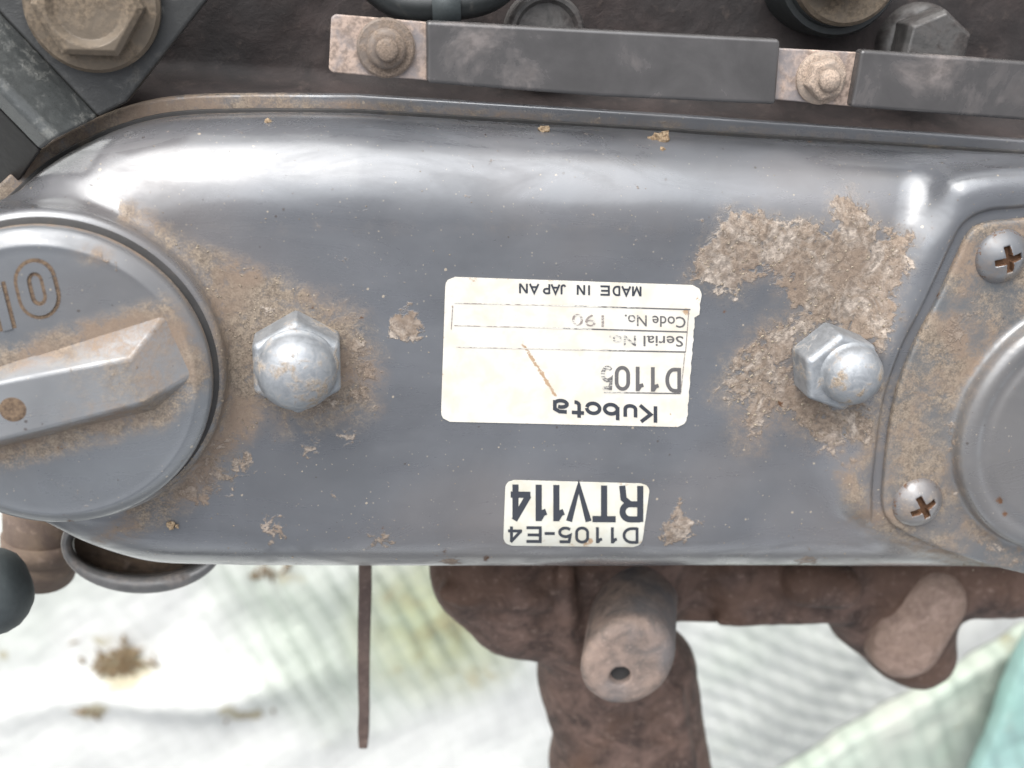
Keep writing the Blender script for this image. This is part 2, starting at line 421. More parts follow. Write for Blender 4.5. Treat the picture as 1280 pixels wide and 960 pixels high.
def ink_mat(name, col, paper, wear):
    """printed ink, worn away in streaks"""
    M = Mat(name)
    a = M.noise(1.3, 5, 0.7, 0.2, 2.0, (0.6, 1.5, 1.0)); b = M.noise(0.2, 2, 0.5, 0, 12.0); r = M.attr()
    e = M.math('ADD', M.math('ADD', M.math('MULTIPLY', a, 0.85), M.math('MULTIPLY', b, 0.15)), M.math('MULTIPLY', r[0], 0.5))
    f = M.ramp(e, 0.80 - wear, 0.95 - wear, 0, 0.92)
    return M.out(M.mix(f, col, paper), 0.45, spec=0.35)
INK = (0.032, 0.035, 0.043)
m_ink = ink_mat('ink_bold', INK, (0.49, 0.48, 0.43), 0.13)
m_inkworn = ink_mat('ink_worn', (0.09, 0.085, 0.085), (0.53, 0.505, 0.455), 0.21)
m_inkfaint = ink_mat('ink_faint', (0.20, 0.17, 0.155), (0.53, 0.505, 0.455), 0.27)

def tarp_mat(name, white, green, gscale=0.006):
    M = Mat(name)
    a = M.noise(gscale, 3, 0.5, 0.4, 5.0); b = M.noise(0.05, 5, 0.65, 0.4, 7.0); c = M.noise(0.4, 4, 0.6, 0, 3.0); r = M.attr()
    col = M.mix(r[1], white, green)
    col = M.mix(M.ramp(a, 0.42, 0.62, 0, 0.25), col, green)
    col = M.mix(M.math('MULTIPLY', r[2], M.ramp(b, 0.25, 0.6, 0.35, 1.0)), col, (0.36, 0.37, 0.20))
    sx = M.N.new('ShaderNodeSeparateXYZ'); M.L(M.co, sx.inputs[0])
    u = M.math('ADD', M.math('MULTIPLY', sx.outputs[0], 0.883 * 0.4654), M.math('MULTIPLY', sx.outputs[1], 0.469 * 0.4654))
    band = M.ramp(M.math('SINE', M.math('ADD', u, M.math('MULTIPLY', b, 1.6))), -0.2, 0.95)  # darker woven bands along the ribs, also standing in for their shading
    col = M.mix(M.math('MULTIPLY', band, M.math('ADD', M.math('MULTIPLY', r[1], 0.55), 0.05)), col, tuple(x * 0.62 for x in green))
    f = M.ramp(M.math('ADD', r[0], M.math('MULTIPLY', M.math('SUBTRACT', b, 0.5), 1.4)), 0.5, 0.85, 0, 0.85)
    col = M.mix(f, col, M.mix(c, (0.17, 0.13, 0.07), (0.40, 0.36, 0.22)))
    col = M.mix(M.ramp(b, 0.62, 0.78, 0, 0.22), col, (0.42, 0.40, 0.30))
    return M.out(col, 0.5, M.bump(c, 0.25, 0.6), spec=0.35)
m_tarp = tarp_mat('woven_sheet', (0.51, 0.508, 0.485), (0.31, 0.365, 0.285))
m_fold = tarp_mat('folded_sheet', (0.47, 0.47, 0.41), (0.42, 0.48, 0.40))
m_teal = tarp_mat('teal_sheet', (0.22, 0.37, 0.32), (0.29, 0.43, 0.40))

def set_dirt(o, r=None, g=None, b=None):
    n = len(o.data.vertices); a = o.data.color_attributes.new('dirt', 'FLOAT_COLOR', 'POINT')
    c = np.zeros((n, 4), np.float32); c[:, 3] = 1
    for k, v in enumerate((r, g, b)):
        if v is not None: c[:, k] = v
    a.data.foreach_set('color', c.ravel())

# ------------------------------------------------------------------ rocker cover
R_FIL = 21.0
def fillet_bottom():
    """y of the cover's lower side such that the rounded edge shows at photo row 707"""
    lo, hi = P(640, 707, 0)[1] - 20, P(640, 707, 0)[1] + 30
    for _ in range(40):
        m = (lo + hi) / 2
        a = np.linspace(0, math.pi / 2, 200)
        pts = np.stack([np.full(200, 0.0), m + R_FIL - R_FIL * np.sin(a), -R_FIL + R_FIL * np.cos(a)], 1)
        if project(pts)[1].max() > 707: lo = m
        else: hi = m
    return m
YB = fillet_bottom()
YT = P(700, 158, -24)[1]
out_px = [(330, 143), (230, 146), (165, 158), (100, 184), (55, 211), (22, 240), (-20, 282), (-70, 350), (-100, 440)]
outline = [tuple(P(x, y, -22)[:2]) for x, y in out_px]
sil = [(-95, 530), (-60, 580), (-10, 622), (45, 650), (100, 678), (150, 696), (200, 707)]
outline += [tuple(P(x, y, -14)[:2]) for x, y in sil]
outline += [(P(270, 707, -8)[0], YB + 0.3), (P(350, 707, -8)[0], YB)]
outline = [tuple(p) for p in catmull(outline, 8, False)] 
outline += [(P(500, 700)[0], YB), (P(900, 700)[0], YB), (190.0, YB), (190.0, YT), (P(900, 150)[0], YT), (P(450, 150)[0], YT)]
outline = np.array(outline)
# level the top run so the curve meets the straight side
sel = (outline[:, 1] > YT); outline[sel, 1] = YT

CAPZ = 15.0
cap_c = P(60, 483, CAPZ); cap_r = 190 * px_mm(CAPZ) * 0.985
drum_c = P(1356, 537, 8.0)
pad_px = [(1195, 215), (1165, 265), (1134, 320), (1108, 385), (1087, 440), (1072, 495), (1055, 550), (1042, 604), (1050, 645), (1092, 672), (1152, 696), (1215, 714), (1290, 733), (1400, 745), (1560, 700), (1600, 500), (1560, 260), (1400, 205), (1280, 200)]
PADZ = 5.8
pad = catmull([P(x, y, PADZ)[:2] for x, y in pad_px], 5)

H = 0.6
X, Y, Z, lo = grid((-150, YB - 14, -31), (150, YT + 6, 13), H)
X2, Y2 = X[:, :, 0] + 0 * Y[:, :, 0], Y[:, :, 0] + 0 * X[:, :, 0]
d2 = poly_sd(outline, X2, Y2)[:, :, None].astype(np.float32)
F = extr(d2, Z, 0.0, -40.0, R_FIL)
dc = (np.sqrt((X2 - cap_c[0]) ** 2 + (Y2 - cap_c[1]) ** 2) - (cap_r + 2.8))[:, :, None].astype(np.float32)
F = smin(F, extr(dc, Z, 7.0, -14.0, 2.6), 3.6)
dp = poly_sd(pad, X2, Y2)[:, :, None].astype(np.float32)
F = smin(F, extr(dp + 2.8, Z, PADZ, -11.0, 5.5), 8.5)
# sunken plain inside the pad shoulder, where the breather plate sits
plate_px = [(1420, 262), (1280, 275), (1240, 279), (1217, 290), (1203, 315), (1185, 355), (1165, 395), (1142, 440), (1124, 490), (1114, 540), (1108, 590), (1106, 635), (1118, 658), (1150, 676), (1200, 696), (1280, 719), (1400, 735), (1540, 690), (1560, 520), (1540, 300)]
plate = catmull([P(x, y, PADZ)[:2] for x, y in plate_px], 4)
dpl = poly_sd(plate, X2, Y2)[:, :, None].astype(np.float32)
F = smax(F, -np.maximum(dpl - 2.6, (PADZ - 2.2) - Z), 3.6).astype(np.float32)
F = (F + (0.24 * vnoise(X2 / 28, Y2 / 16, 61, 3))[:, :, None]).astype(np.float32)
V, Q, NR = nets(F, lo, H)
# height map of the top, for laying things on
zs = lo[2] + np.arange(F.shape[2]) * H
ins = F < 0
kz = F.shape[2] - 1 - np.argmax(ins[:, :, ::-1], axis=2)
has = ins.any(axis=2)
kz = np.clip(kz, 0, F.shape[2] - 2)
f0 = np.take_along_axis(F, kz[:, :, None], 2)[:, :, 0]; f1 = np.take_along_axis(F, kz[:, :, None] + 1, 2)[:, :, 0]
HM = np.where(has, lo[2] + (kz + np.clip(f0 / (f0 - f1 + 1e-9), 0, 1)) * H, -31.0)
def height(x, y):
    u = np.clip((np.asarray(x) - lo[0]) / H, 0, HM.shape[0] - 1.001); v = np.clip((np.asarray(y) - lo[1]) / H, 0, HM.shape[1] - 1.001)
    i, j = u.astype(int), v.astype(int); a, b = u - i, v - j
    return (HM[i, j] * (1 - a) + HM[i + 1, j] * a) * (1 - b) + (HM[i, j + 1] * (1 - a) + HM[i + 1, j + 1] * a) * b
def drape(px, py, off=0.0):
    """photo pixels -> points on the top of the cover, raised by off mm"""
    px, py = np.asarray(px, float).ravel(), np.asarray(py, float).ravel()
    d = (MW @ np.stack([px - 640, py - 480, np.full(px.shape, FPX)])).T
    z = np.zeros(len(px))
    for _ in range(8):
        p = CAM + d * ((z - CAM[2]) / d[:, 2])[:, None]
        z = 0.5 * z + 0.5 * (height(p[:, 0], p[:, 1]) + off)
    return CAM + d * ((z - CAM[2]) / d[:, 2])[:, None]
del F, ins

cover = empty('rocker_cover', (0, 0, -31))
tag(cover, 'long grey painted rocker cover with rounded edges and two printed labels', 'rocker cover')
shell = obj('shell', V, Q, m_paint, cover, True, NR)
px, py = project(V)
def blob(poly, wdt, s=1.0): return np.clip(0.5 - poly_sd(poly, px, py) / wdt, 0, 1) * s
def zpoly(pts, x0, y0, s): return [(x0 + x / s, y0 + y / s) for x, y in pts]
near = (px > -150) & (px < 1400)
scab = np.zeros(len(V)); film = np.zeros(len(V)); rust = np.zeros(len(V))
S6 = (840, 230, 2.909); S5 = (280, 350, 4.8)
big = zpoly([(60, 345), (110, 225), (175, 160), (210, 85), (245, 125), (320, 95), (430, 155), (480, 135), (575, 160), (590, 55), (640, 30), (700, 80), (760, 195), (800, 160), (870, 200), (860, 300), (800, 420), (830, 520), (770, 600), (690, 560), (580, 510), (480, 540), (400, 500), (480, 450), (400, 430), (390, 325), (320, 325), (230, 410), (130, 375)], *S6)
around = zpoly([(480, 470), (400, 500), (310, 560), (230, 640), (180, 760), (250, 800), (260, 940), (300, 945), (370, 830), (450, 860), (520, 930), (620, 960), (720, 930), (740, 830), (640, 800), (480, 740), (420, 700), (470, 560), (600, 500)], *S6)
scab = np.maximum(scab, blob(big, 26)); scab = np.maximum(scab, blob(around, 26, 0.85))
film = np.maximum(film, blob(big, 70, 0.8)); film = np.maximum(film, blob(around, 90, 1.0))
film = np.maximum(film, 0.5 * blob(zpoly([(780, 520), (850, 300), (900, 200), (840, 160), (860, 400), (800, 620), (790, 800), (840, 900), (760, 960), (700, 900), (760, 640)], *S6), 50, 0.75))
lp = zpoly([(110, 150), (180, 50), (330, 50), (520, 95), (640, 150), (740, 220), (800, 205), (870, 320), (900, 420), (915, 560), (870, 640), (880, 760), (800, 830), (700, 800), (560, 840), (420, 830), (370, 880), (330, 800), (300, 750), (220, 780), (130, 720), (60, 600), (20, 400)], *S5)
film = np.maximum(film, blob(lp, 80, 1.0))
scab = np.maximum(scab, blob(zpoly([(740, 300), (800, 205), (870, 320), (900, 420), (915, 560), (870, 640), (880, 760), (800, 830), (640, 800), (560, 830), (500, 800), (680, 640), (720, 480)], *S5), 40, 0.56))
scab = np.maximum(scab, blob(zpoly([(110, 150), (180, 50), (330, 90), (430, 180), (300, 260), (180, 380), (120, 300)], *S5), 40, 0.42))
scab = np.maximum(scab, blob(zpoly([(975, 350), (1000, 250), (1050, 165), (1130, 130), (1165, 200), (1195, 270), (1150, 355), (1060, 365)], *S5), 16, 0.9))
scab = np.maximum(scab, blob([(822, 655), (838, 640), (850, 622), (858, 640), (882, 655), (862, 672), (845, 685), (830, 682)], 16, 0.8))
for cx, cy, rr, am in ((340, 660, 14, 0.72), (275, 588, 16, 0.78), (262, 610, 18, 0.66), (240, 620, 16, 0.6), (480, 672, 14, 0.6), (385, 565, 16, 0.6), (300, 575, 14, 0.6), (560, 700, 12, 0.5), (1010, 700, 14, 0.5), (925, 492, 12, 0.62), (440, 545, 12, 0.5), (1040, 540, 30, 0.62), (990, 340, 20, 0.6)):
    scab = np.maximum(scab, np.clip(1 - np.hypot(px - cx, py - cy) / (2 * rr), 0, 1) * 2 * am * 0.62)
crescent = [(205, 285), (260, 312), (330, 335), (400, 370), (330, 420), (330, 520), (300, 560), (278, 600), (225, 640), (165, 668), (120, 672), (190, 630), (240, 570), (268, 500), (270, 430), (250, 350)]
film = np.maximum(film, blob(crescent, 50, 0.95))
scab = np.maximum(scab, blob([(285, 520), (300, 560), (278, 605), (225, 640), (185, 655), (230, 600), (262, 550)], 36, 0.5))
padedge = [(1050, 590), (1075, 575), (1085, 630), (1140, 660), (1215, 690), (1290, 715), (1290, 735), (1210, 712), (1120, 680), (1065, 648)]
film = np.maximum(film, blob(padedge, 44, 1.0))
film = np.maximum(film, blob([(1090, 480), (1120, 470), (1105, 560), (1085, 600), (1062, 600), (1075, 530)], 30, 0.7))
film = np.maximum(film, 0.75 * np.clip(1 - np.abs(V[:, 2] - 1.0) / 9, 0, 1) * np.clip(1 - np.abs(np.hypot(V[:, 0] - cap_c[0], V[:, 1] - cap_c[1]) - cap_r - 5) / 6, 0, 1) * (V[:, 0] > cap_c[0] + 14))
film = np.maximum(film, 0.5 * np.clip((-V[:, 2] - 19.5) / 6, 0, 1) * (V[:, 1] > 0) * np.clip(0.3 - V[:, 0] / 90, 0.2, 1))
film = np.maximum(film, 0.22 * np.clip(1 - np.abs(py - 285) / 40, 0, 1))
for cx, cy, rr in ((214, 656, 7), (608, 697, 6), (555, 690, 5), (1012, 175, 5), (600, 210, 3), (390, 385, 6), (452, 398, 4), (975, 505, 6), (905, 390, 5), (480, 660, 5)):
    rust = np.maximum(rust, np.clip(0.95 - np.hypot(px - cx, py - cy) / (1.5 * rr), 0, 1))
set_dirt(shell, scab, film, rust)

# flange and gasket under the cover
def offset_poly(a, d):
    a = np.asarray(a); nx = np.roll(a, -1, 0) - np.roll(a, 1, 0)
    n = np.stack([nx[:, 1], -nx[:, 0]], 1); n /= np.linalg.norm(n, axis=1)[:, None] + 1e-9
    c = a.mean(0); s = np.sign(np.sum(n * (a - c), 1).mean()); return a + n * d * s
fl = offset_poly(outline, 4.2)
fl[:, 1] = np.maximum(fl[:, 1], YB - 0.5)
v, f = prism([tuple(p) for p in fl], -31, -27.2)
flange = obj('flange', v, f, m_paint, cover, bevel=0.8)
n_f = len(flange.data.vertices); fx = np.array([q.co.x for q in flange.data.vertices]) * 1000; set_dirt(flange, np.zeros(n_f), np.clip(0.75 - (fx + 75) / 70, 0.08, 0.85))
v, f = prism([tuple(p) for p in offset_poly(outline, 0.9)], -27.2, -25.6)
obj('gasket', v, f, m_gasket, cover, bevel=0.3)

# ---- acorn nuts on the cover
def acorn(px0, py0, rot, ac, zh, rd, name_label, shift=(0, 0)):
    c = P(px0, py0, 1.0); z0 = float(height(c[0], c[1])) - 0.3
    hexv = []
    prof = [(ac, z0), (ac, z0 + zh - 1.2), (ac * 0.90, z0 + zh)]
    V_, F_ = [], []
    for r, z in prof:
        for i in range(6):
            a = rot + i * math.pi / 3; V_.append((c[0] + r * math.cos(a), c[1] + r * math.sin(a), z))
    for k in range(2):
        for i in range(6):
            j = (i + 1) % 6; F_.append([k * 6 + i, k * 6 + j, (k + 1) * 6 + j, (k + 1) * 6 + i])
    F_.append([12 + i for i in range(6)])
    n = obj('cap_nut', V_, F_, m_zinc, cover, bevel=0.7, segs=3)
    n['label'] = name_label
    pr = [(rd + 0.5, z0 + zh - 0.4), (rd + 0.3, z0 + zh + 0.35), (rd, z0 + zh + 0.5)]
    hd = rd * 0.82
    for t in np.linspace(0.12, 1, 16): pr.append((rd * math.cos(t * math.pi / 2), z0 + zh + 1.2 + hd * math.sin(t * math.pi / 2)))
    pr[-1] = (0.01, pr[-1][1])
    v, f = lathe(pr, (c[0] + shift[0], c[1] + shift[1]), 48); obj('dome', v, f, m_zinc, n, True)
    w_, f = lathe([(ac * 0.98, z0 - 0.2), (ac * 1.02, z0 + 0.5), (ac * 0.9, z0 + 0.9)], c, 48)
    return c
nutL = acorn(372, 447, math.radians(93), 11.7, 10.0, 9.3, 'bright domed nut beside the filler cap')
nutR = acorn(1036, 452, math.radians(103), 10.6, 10.8, 7.7, 'dulled domed nut in the flaking patch', (1.8, 0.3))

# ---- printed labels
def text_flat(s, bold=0.0):
    c = bpy.data.curves.new('t', 'FONT'); c.body = s; c.offset = bold; c.resolution_u = 3
    o = bpy.data.objects.new('t', c); SC.collection.objects.link(o)
    dg = bpy.context.evaluated_depsgraph_get(); dg.update()
    me = bpy.data.meshes.new_from_object(o.evaluated_get(dg))
    bm = bmesh.new(); bm.from_mesh(me)
    bmesh.ops.triangulate(bm, faces=bm.faces[:])
    v = np.array([p.co[:] for p in bm.verts])[:, :2]; f = [[q.index for q in t.verts] for t in bm.faces]
    bm.free(); bpy.data.objects.remove(o); bpy.data.curves.remove(c); bpy.data.meshes.remove(me)
    v = v - v.min(0); return v, f

def arc(cx, cy, rx, ry, a0, a1, n=14):
    return [(cx + rx * math.cos(math.radians(a)), cy + ry * math.sin(math.radians(a))) for a in np.linspace(a0, a1, n)]

# glyph strokes in a box of width w and height 1
GL = {
 '0': (0.62, [arc(0.31, 0.66, 0.25, 0.28, 0, 180) + arc(0.31, 0.34, 0.25, 0.28, 180, 360) + [(0.56, 0.66)]]),
 '1': (0.36, [[(0.22, 0.0), (0.22, 1.0)], [(0.02, 0.74), (0.12, 0.78), (0.20, 0.93)]]),
 '4': (0.66, [[(0.50, 0.0), (0.50, 0.94)], [(0.54, 0.98), (0.06, 0.30)], [(0.0, 0.28), (0.66, 0.28)]]),
 '5': (0.60, [[(0.54, 0.93), (0.14, 0.93), (0.09, 0.52)] + arc(0.29, 0.34, 0.25, 0.27, 125, -140)]),
 'D': (0.66, [[(0.07, 0.0), (0.07, 1.0)], [(0.07, 0.93), (0.28, 0.93)] + arc(0.28, 0.5, 0.31, 0.43, 90, -90) + [(0.07, 0.07)]]),
 'E': (0.56, [[(0.56, 0.93), (0.07, 0.93), (0.07, 0.07), (0.56, 0.07)], [(0.07, 0.52), (0.52, 0.52)]]),
 '-': (0.36, [[(0.0, 0.42), (0.36, 0.42)]]),
 'R': (0.66, [[(0.07, 0.0), (0.07, 1.0)], [(0.07, 0.93), (0.36, 0.93)] + arc(0.36, 0.72, 0.21, 0.21, 90, -90) + [(0.07, 0.51)], [(0.36, 0.51), (0.54, 0.36), (0.58, 0.0)]]),
 'T': (0.62, [[(0.31, 0.0), (0.31, 0.9)], [(0.0, 0.93), (0.62, 0.93)]]),
 'V': (0.66, [[(0.06, 1.0), (0.33, 0.04), (0.60, 1.0)]]),
 'M': (0.80, [[(0.07, 0.0), (0.07, 1.0)], [(0.73, 0.0), (0.73, 1.0)], [(0.09, 0.97), (0.40, 0.12), (0.71, 0.97)]]),
 'A': (0.70, [[(0.02, 0.0), (0.35, 0.95), (0.68, 0.0)], [(0.14, 0.33), (0.56, 0.33)]]),
 'I': (0.16, [[(0.08, 0.0), (0.08, 1.0)]]),
 'N': (0.66, [[(0.07, 0.0), (0.07, 1.0)], [(0.59, 0.0), (0.59, 1.0)], [(0.09, 0.96), (0.57, 0.04)]]),
 'J': (0.48, [[(0.40, 1.0), (0.40, 0.28)] + arc(0.22, 0.27, 0.18, 0.20, 0, -165, 10)]),
 'P': (0.60, [[(0.07, 0.0), (0.07, 1.0)], [(0.07, 0.93), (0.32, 0.93)] + arc(0.32, 0.70, 0.22, 0.23, 90, -90) + [(0.07, 0.47)]]),
 'K': (0.66, [[(0.08, 0.0), (0.08, 1.0)], [(0.62, 1.0), (0.26, 0.52), (0.66, 0.0)]]),
 'u': (0.56, [[(0.08, 0.76), (0.08, 0.30)] + arc(0.28, 0.28, 0.20, 0.20, 180, 360) + [(0.48, 0.30), (0.48, 0.76)]]),
 'b': (0.58, [[(0.08, 1.0), (0.08, 0.20)], arc(0.31, 0.36, 0.22, 0.28, 190, 530, 24)]),
 'o': (0.60, [arc(0.30, 0.38, 0.23, 0.30, 0, 352, 26)]),
 't': (0.42, [[(0.16, 1.0), (0.16, 0.26)] + arc(0.29, 0.26, 0.13, 0.18, 180, 280, 8), [(0.0, 0.70), (0.40, 0.70)]]),
 'a': (0.62, [[(0.10, 0.70), (0.36, 0.70), (0.52, 0.56), (0.52, 0.04)], arc(0.30, 0.24, 0.21, 0.19, 60, 330, 18) + [(0.52, 0.10)]]),
}
def ribbon(pts, wd, aspect=1.0):
    p = np.array(pts, float); n = len(p); keep = [0] + [i for i in range(1, n) if np.hypot(*(p[i] - p[i - 1])) > 1e-4]; p = p[keep]; n = len(p)
    t = np.diff(p, axis=0); t /= np.linalg.norm(t, axis=1)[:, None]
    L, Rr = [], []
    for i in range(n):
        a = t[max(i - 1, 0)]; b = t[min(i, n - 2)]
        na, nb = np.array([-a[1], a[0]]), np.array([-b[1], b[0]]); m = na + nb; m /= np.linalg.norm(m) + 1e-9
        k = 1 / max(m.dot(na), 0.45); L.append(p[i] + m * k * wd / 2); Rr.append(p[i] - m * k * wd / 2)
    v, f = [], []
    for i in range(n - 1):                         # short pieces so that the print follows a curved surface
        k = max(1, int(np.hypot(*(p[i + 1] - p[i])) / 0.12))
        for j in range(k):
            o = len(v); a, b = j / k, (j + 1) / k
            v += [L[i] * (1 - a) + L[i + 1] * a, Rr[i] * (1 - a) + Rr[i + 1] * a, Rr[i] * (1 - b) + Rr[i + 1] * b, L[i] * (1 - b) + L[i + 1] * b]
            f.append([o, o + 1, o + 2, o + 3])
    return v, f

def lettering(parent, s, boxes, y0r, y1r, y0l, y1l, stroke, mat, off, wear=None, xr=None, xl=None):
    """upside-down glyphs: boxes = [(x_right, x_left)] for each glyph; baseline row y0 and top row y1 at the right and left end"""
    xr = boxes[0][0] if xr is None else xr; xl = boxes[-1][1] if xl is None else xl
    A, Fc, k = [], [], 0
    for ch, (bx0, bx1) in zip(s, boxes):
        wd, strokes = GL[ch]
        for st in strokes:
            sx = abs(bx0 - bx1) / wd; sy = abs(y1r - y0r)
            v, f = ribbon([(x * sx / sy, y) for x, y in st], stroke)
            o = len(A)
            for q in v:
                X_ = bx0 + (bx1 - bx0) * q[0] * sy / (sx * wd); t = (xr - X_) / (xr - xl)
                ya = y0r + (y0l - y0r) * t; yb = y1r + (y1l - y1r) * t
                A.append((X_, ya + (yb - ya) * q[1], off + 0.012 * (k % 5)))
            Fc += [[i + o for i in q] for q in f]; k += 1
    A = np.array(A); W = drape(A[:, 0], A[:, 1], 0.0); W[:, 2] += 0
    Wo = np.array([drape([a[0]], [a[1]], a[2])[0] for a in A]) if len(A) < 3000 else W
    ob = obj('lettering', Wo, Fc, mat, parent)
    if wear is not None: set_dirt(ob, wear(A[:, 0], A[:, 1]))
    return ob

def bfont(parent, s, xr, xl, y0r, y0l, hgt, mat, off, bold=0.0, wear=None):
    v, f = text_flat(s, bold); v = v / np.array([v[:, 0].max(), 1.0]); v[:, 1] /= v[:, 1].max()
    X_ = xr + (xl - xr) * v[:, 0]; Y_ = y0r + (y0l - y0r) * v[:, 0] + hgt * v[:, 1]
    ob = obj('lettering', drape(X_, Y_, off), f, mat, parent)
    if wear is not None: set_dirt(ob, wear(X_, Y_))
    return ob

def sticker(name, corners, rad, mat, off, nx=70, ny=44, torn=None):
    TL, TR, BR, BL = [np.array(c, float) for c in corners]
    Wp, Hp = np.hypot(*(TR - TL)), np.hypot(*(BL - TL)); V_, F_ = [], []
    ring = []
    for j in range(ny + 1):
        v = j / ny; y = v * Hp; dy = max(rad - y, y - (Hp - rad), 0); ins_ = rad - math.sqrt(max(rad * rad - dy * dy, 0))
        for i in range(nx + 1):
            u = i / nx; xx = ins_ + u * (Wp - 2 * ins_); uu = xx / Wp
            if torn: uu = uu - torn(v) * u ** 8
            p = (TL * (1 - uu) + TR * uu) * (1 - v) + (BL * (1 - uu) + BR * uu) * v
            V_.append(p)
    A = np.array(V_); top = drape(A[:, 0], A[:, 1], off); n = len(top)
    idx = lambda i, j: j * (nx + 1) + i
    F_ = [[idx(i, j), idx(i, j + 1), idx(i + 1, j + 1), idx(i + 1, j)] for j in range(ny) for i in range(nx)]
    loop = [idx(i, 0) for i in range(nx + 1)] + [idx(nx, j) for j in range(1, ny + 1)] + [idx(i, ny) for i in range(nx - 1, -1, -1)] + [idx(0, j) for j in range(ny - 1, 0, -1)]
    low = top[loop].copy(); low[:, 2] -= off + 0.1
    F_ += [[loop[k], loop[(k + 1) % len(loop)], n + (k + 1) % len(loop), n + k] for k in range(len(loop))]
    ob = obj(name, np.concatenate([top, low]), F_, mat, cover, False)
    Ax, Ay = np.concatenate([A[:, 0], A[loop, 0]]), np.concatenate([A[:, 1], A[loop, 1]])
    return ob, Ax, Ay

torn = lambda v: 0.020 * (1 if v > 0.21 else 0) * (1 - v) + 0.0015 * math.sin(v * 61) + 0.001 * math.sin(v * 143)
np_c = [(557, 346), (878, 357), (858, 534), (551, 527)]
nameplate, ax_, ay_ = sticker('nameplate', np_c, 12, m_label, 0.22, torn=torn)
nameplate['label'] = 'faded white data label, upside down'
edge = poly_sd(np_c, ax_, ay_)
st = np.zeros(len(ax_))
for a, b in (((653, 429), (676, 465)), ((676, 465), (694, 494))):
    a, b = np.array(a), np.array(b); e = b - a; t = np.clip(((ax_ - a[0]) * e[0] + (ay_ - a[1]) * e[1]) / e.dot(e), 0, 1)
    st = np.maximum(st, 0.95 * np.clip(1 - np.hypot(ax_ - a[0] - t * e[0], ay_ - a[1] - t * e[1]) / 5, 0, 1))
st = np.maximum(st, 0.42 * np.clip(1 + edge / 5, 0, 1))
for cx, cy, rr, s_ in ((858, 390, 9, 0.8), (872, 372, 8, 0.6), (565, 384, 5, 0.7), (625, 386, 5, 0.5), (838, 516, 3, 1.0), (570, 459, 3, 0.7), (590, 350, 12, 0.5), (862, 480, 8, 0.4)):
    st = np.maximum(st, s_ * np.clip(1.2 - np.hypot(ax_ - cx, ay_ - cy) / rr, 0, 1))
set_dirt(nameplate, st)
lettering(nameplate, 'Kubota', [(822, 800), (797, 779), (775, 754), (752, 731), (730, 714), (712, 690)], 508, 528.5, 499, 520, 0.22, m_ink, 0.30)
faded = lambda x, y: np.clip((800 - x) / 60, 0, 1)
lettering(nameplate, 'D1105', [(851, 832), (824, 811), (805, 792), (787, 769), (766, 752)], 460, 491, 457, 487, 0.15, m_inkworn, 0.30, lambda x, y: np.clip((775 - x) / 60, -0.1, 0.3))
z2 = lambda l: [(540 + a / 3.657, 540 + b / 3.657) for a, b in l]
lettering(nameplate, 'MADEINJAPAN', z2([(957, 915), (908, 868), (860, 826), (814, 770), (722, 714), (700, 662), (612, 588), (584, 545), (540, 508), (488, 446), (438, 398)]), 358.3, 370.5, 354.3, 366.5, 0.19, m_ink, 0.30, lambda x, y: 0 * x + 0.05)
bfont(nameplate, 'Serial No.', 854, 761, 420, 419, 13.5, m_inkworn, 0.30, 0.008, lambda x, y: np.clip((810 - x) / 90, -0.1, 0.35))
bfont(nameplate, 'Code No.', 857, 781, 396, 393, 14, m_inkworn, 0.30, 0.008, lambda x, y: np.clip((815 - x) / 120, -0.1, 0.3))
bfont(nameplate, '190', 755, 715, 394, 392, 15, m_inkfaint, 0.30, 0.0, lambda x, y: 0 * x + 0.12)
def rule(x0, y0, x1, y1, wd, mat, wear):
    n = 40; t = np.linspace(0, 1, n); xs = x0 + (x1 - x0) * t; ys = y0 + (y1 - y0) * t
    dx, dy = x1 - x0, y1 - y0; L_ = math.hypot(dx, dy); ox, oy = -dy / L_ * wd / 2, dx / L_ * wd / 2
    A = np.concatenate([np.stack([xs + ox, ys + oy], 1), np.stack([xs - ox, ys - oy], 1)])
    ob = obj('rule_line', drape(A[:, 0], A[:, 1], 0.30), [[i, i + 1, n + i + 1, n + i] for i in range(n - 1)], mat, nameplate)
    set_dirt(ob, np.concatenate([wear(t), wear(t)]))
rule(851, 492, 754, 490.5, 1.5, m_inkworn, lambda t: -0.1 + 0.5 * t)
rule(857, 440, 752, 438, 1.7, m_inkworn, lambda t: -0.2 + 0.6 * t)
rule(859, 415, 690, 410, 1.7, m_inkworn, lambda t: -0.25 + 0.7 * t)
rule(863, 387, 700, 382, 1.6, m_inkworn, lambda t: -0.1 + 0.6 * t)
rule(856, 442, 851, 492, 1.1, m_inkfaint, lambda t: 0.1 + 0 * t)
rule(861, 388, 857, 440, 1.1, m_inkfaint, lambda t: 0.0 + 0 * t)
rule(690, 410, 568, 407, 1.1, m_inkfaint, lambda t: 0.24 + 0 * t)
rule(752, 438, 570, 434, 1.1, m_inkfaint, lambda t: 0.24 + 0 * t)
rule(700, 382, 568, 379, 1.1, m_inkfaint, lambda t: 0.24 + 0 * t)
rule(566, 382, 564, 412, 1.1, m_inkfaint, lambda t: 0.1 + 0 * t)

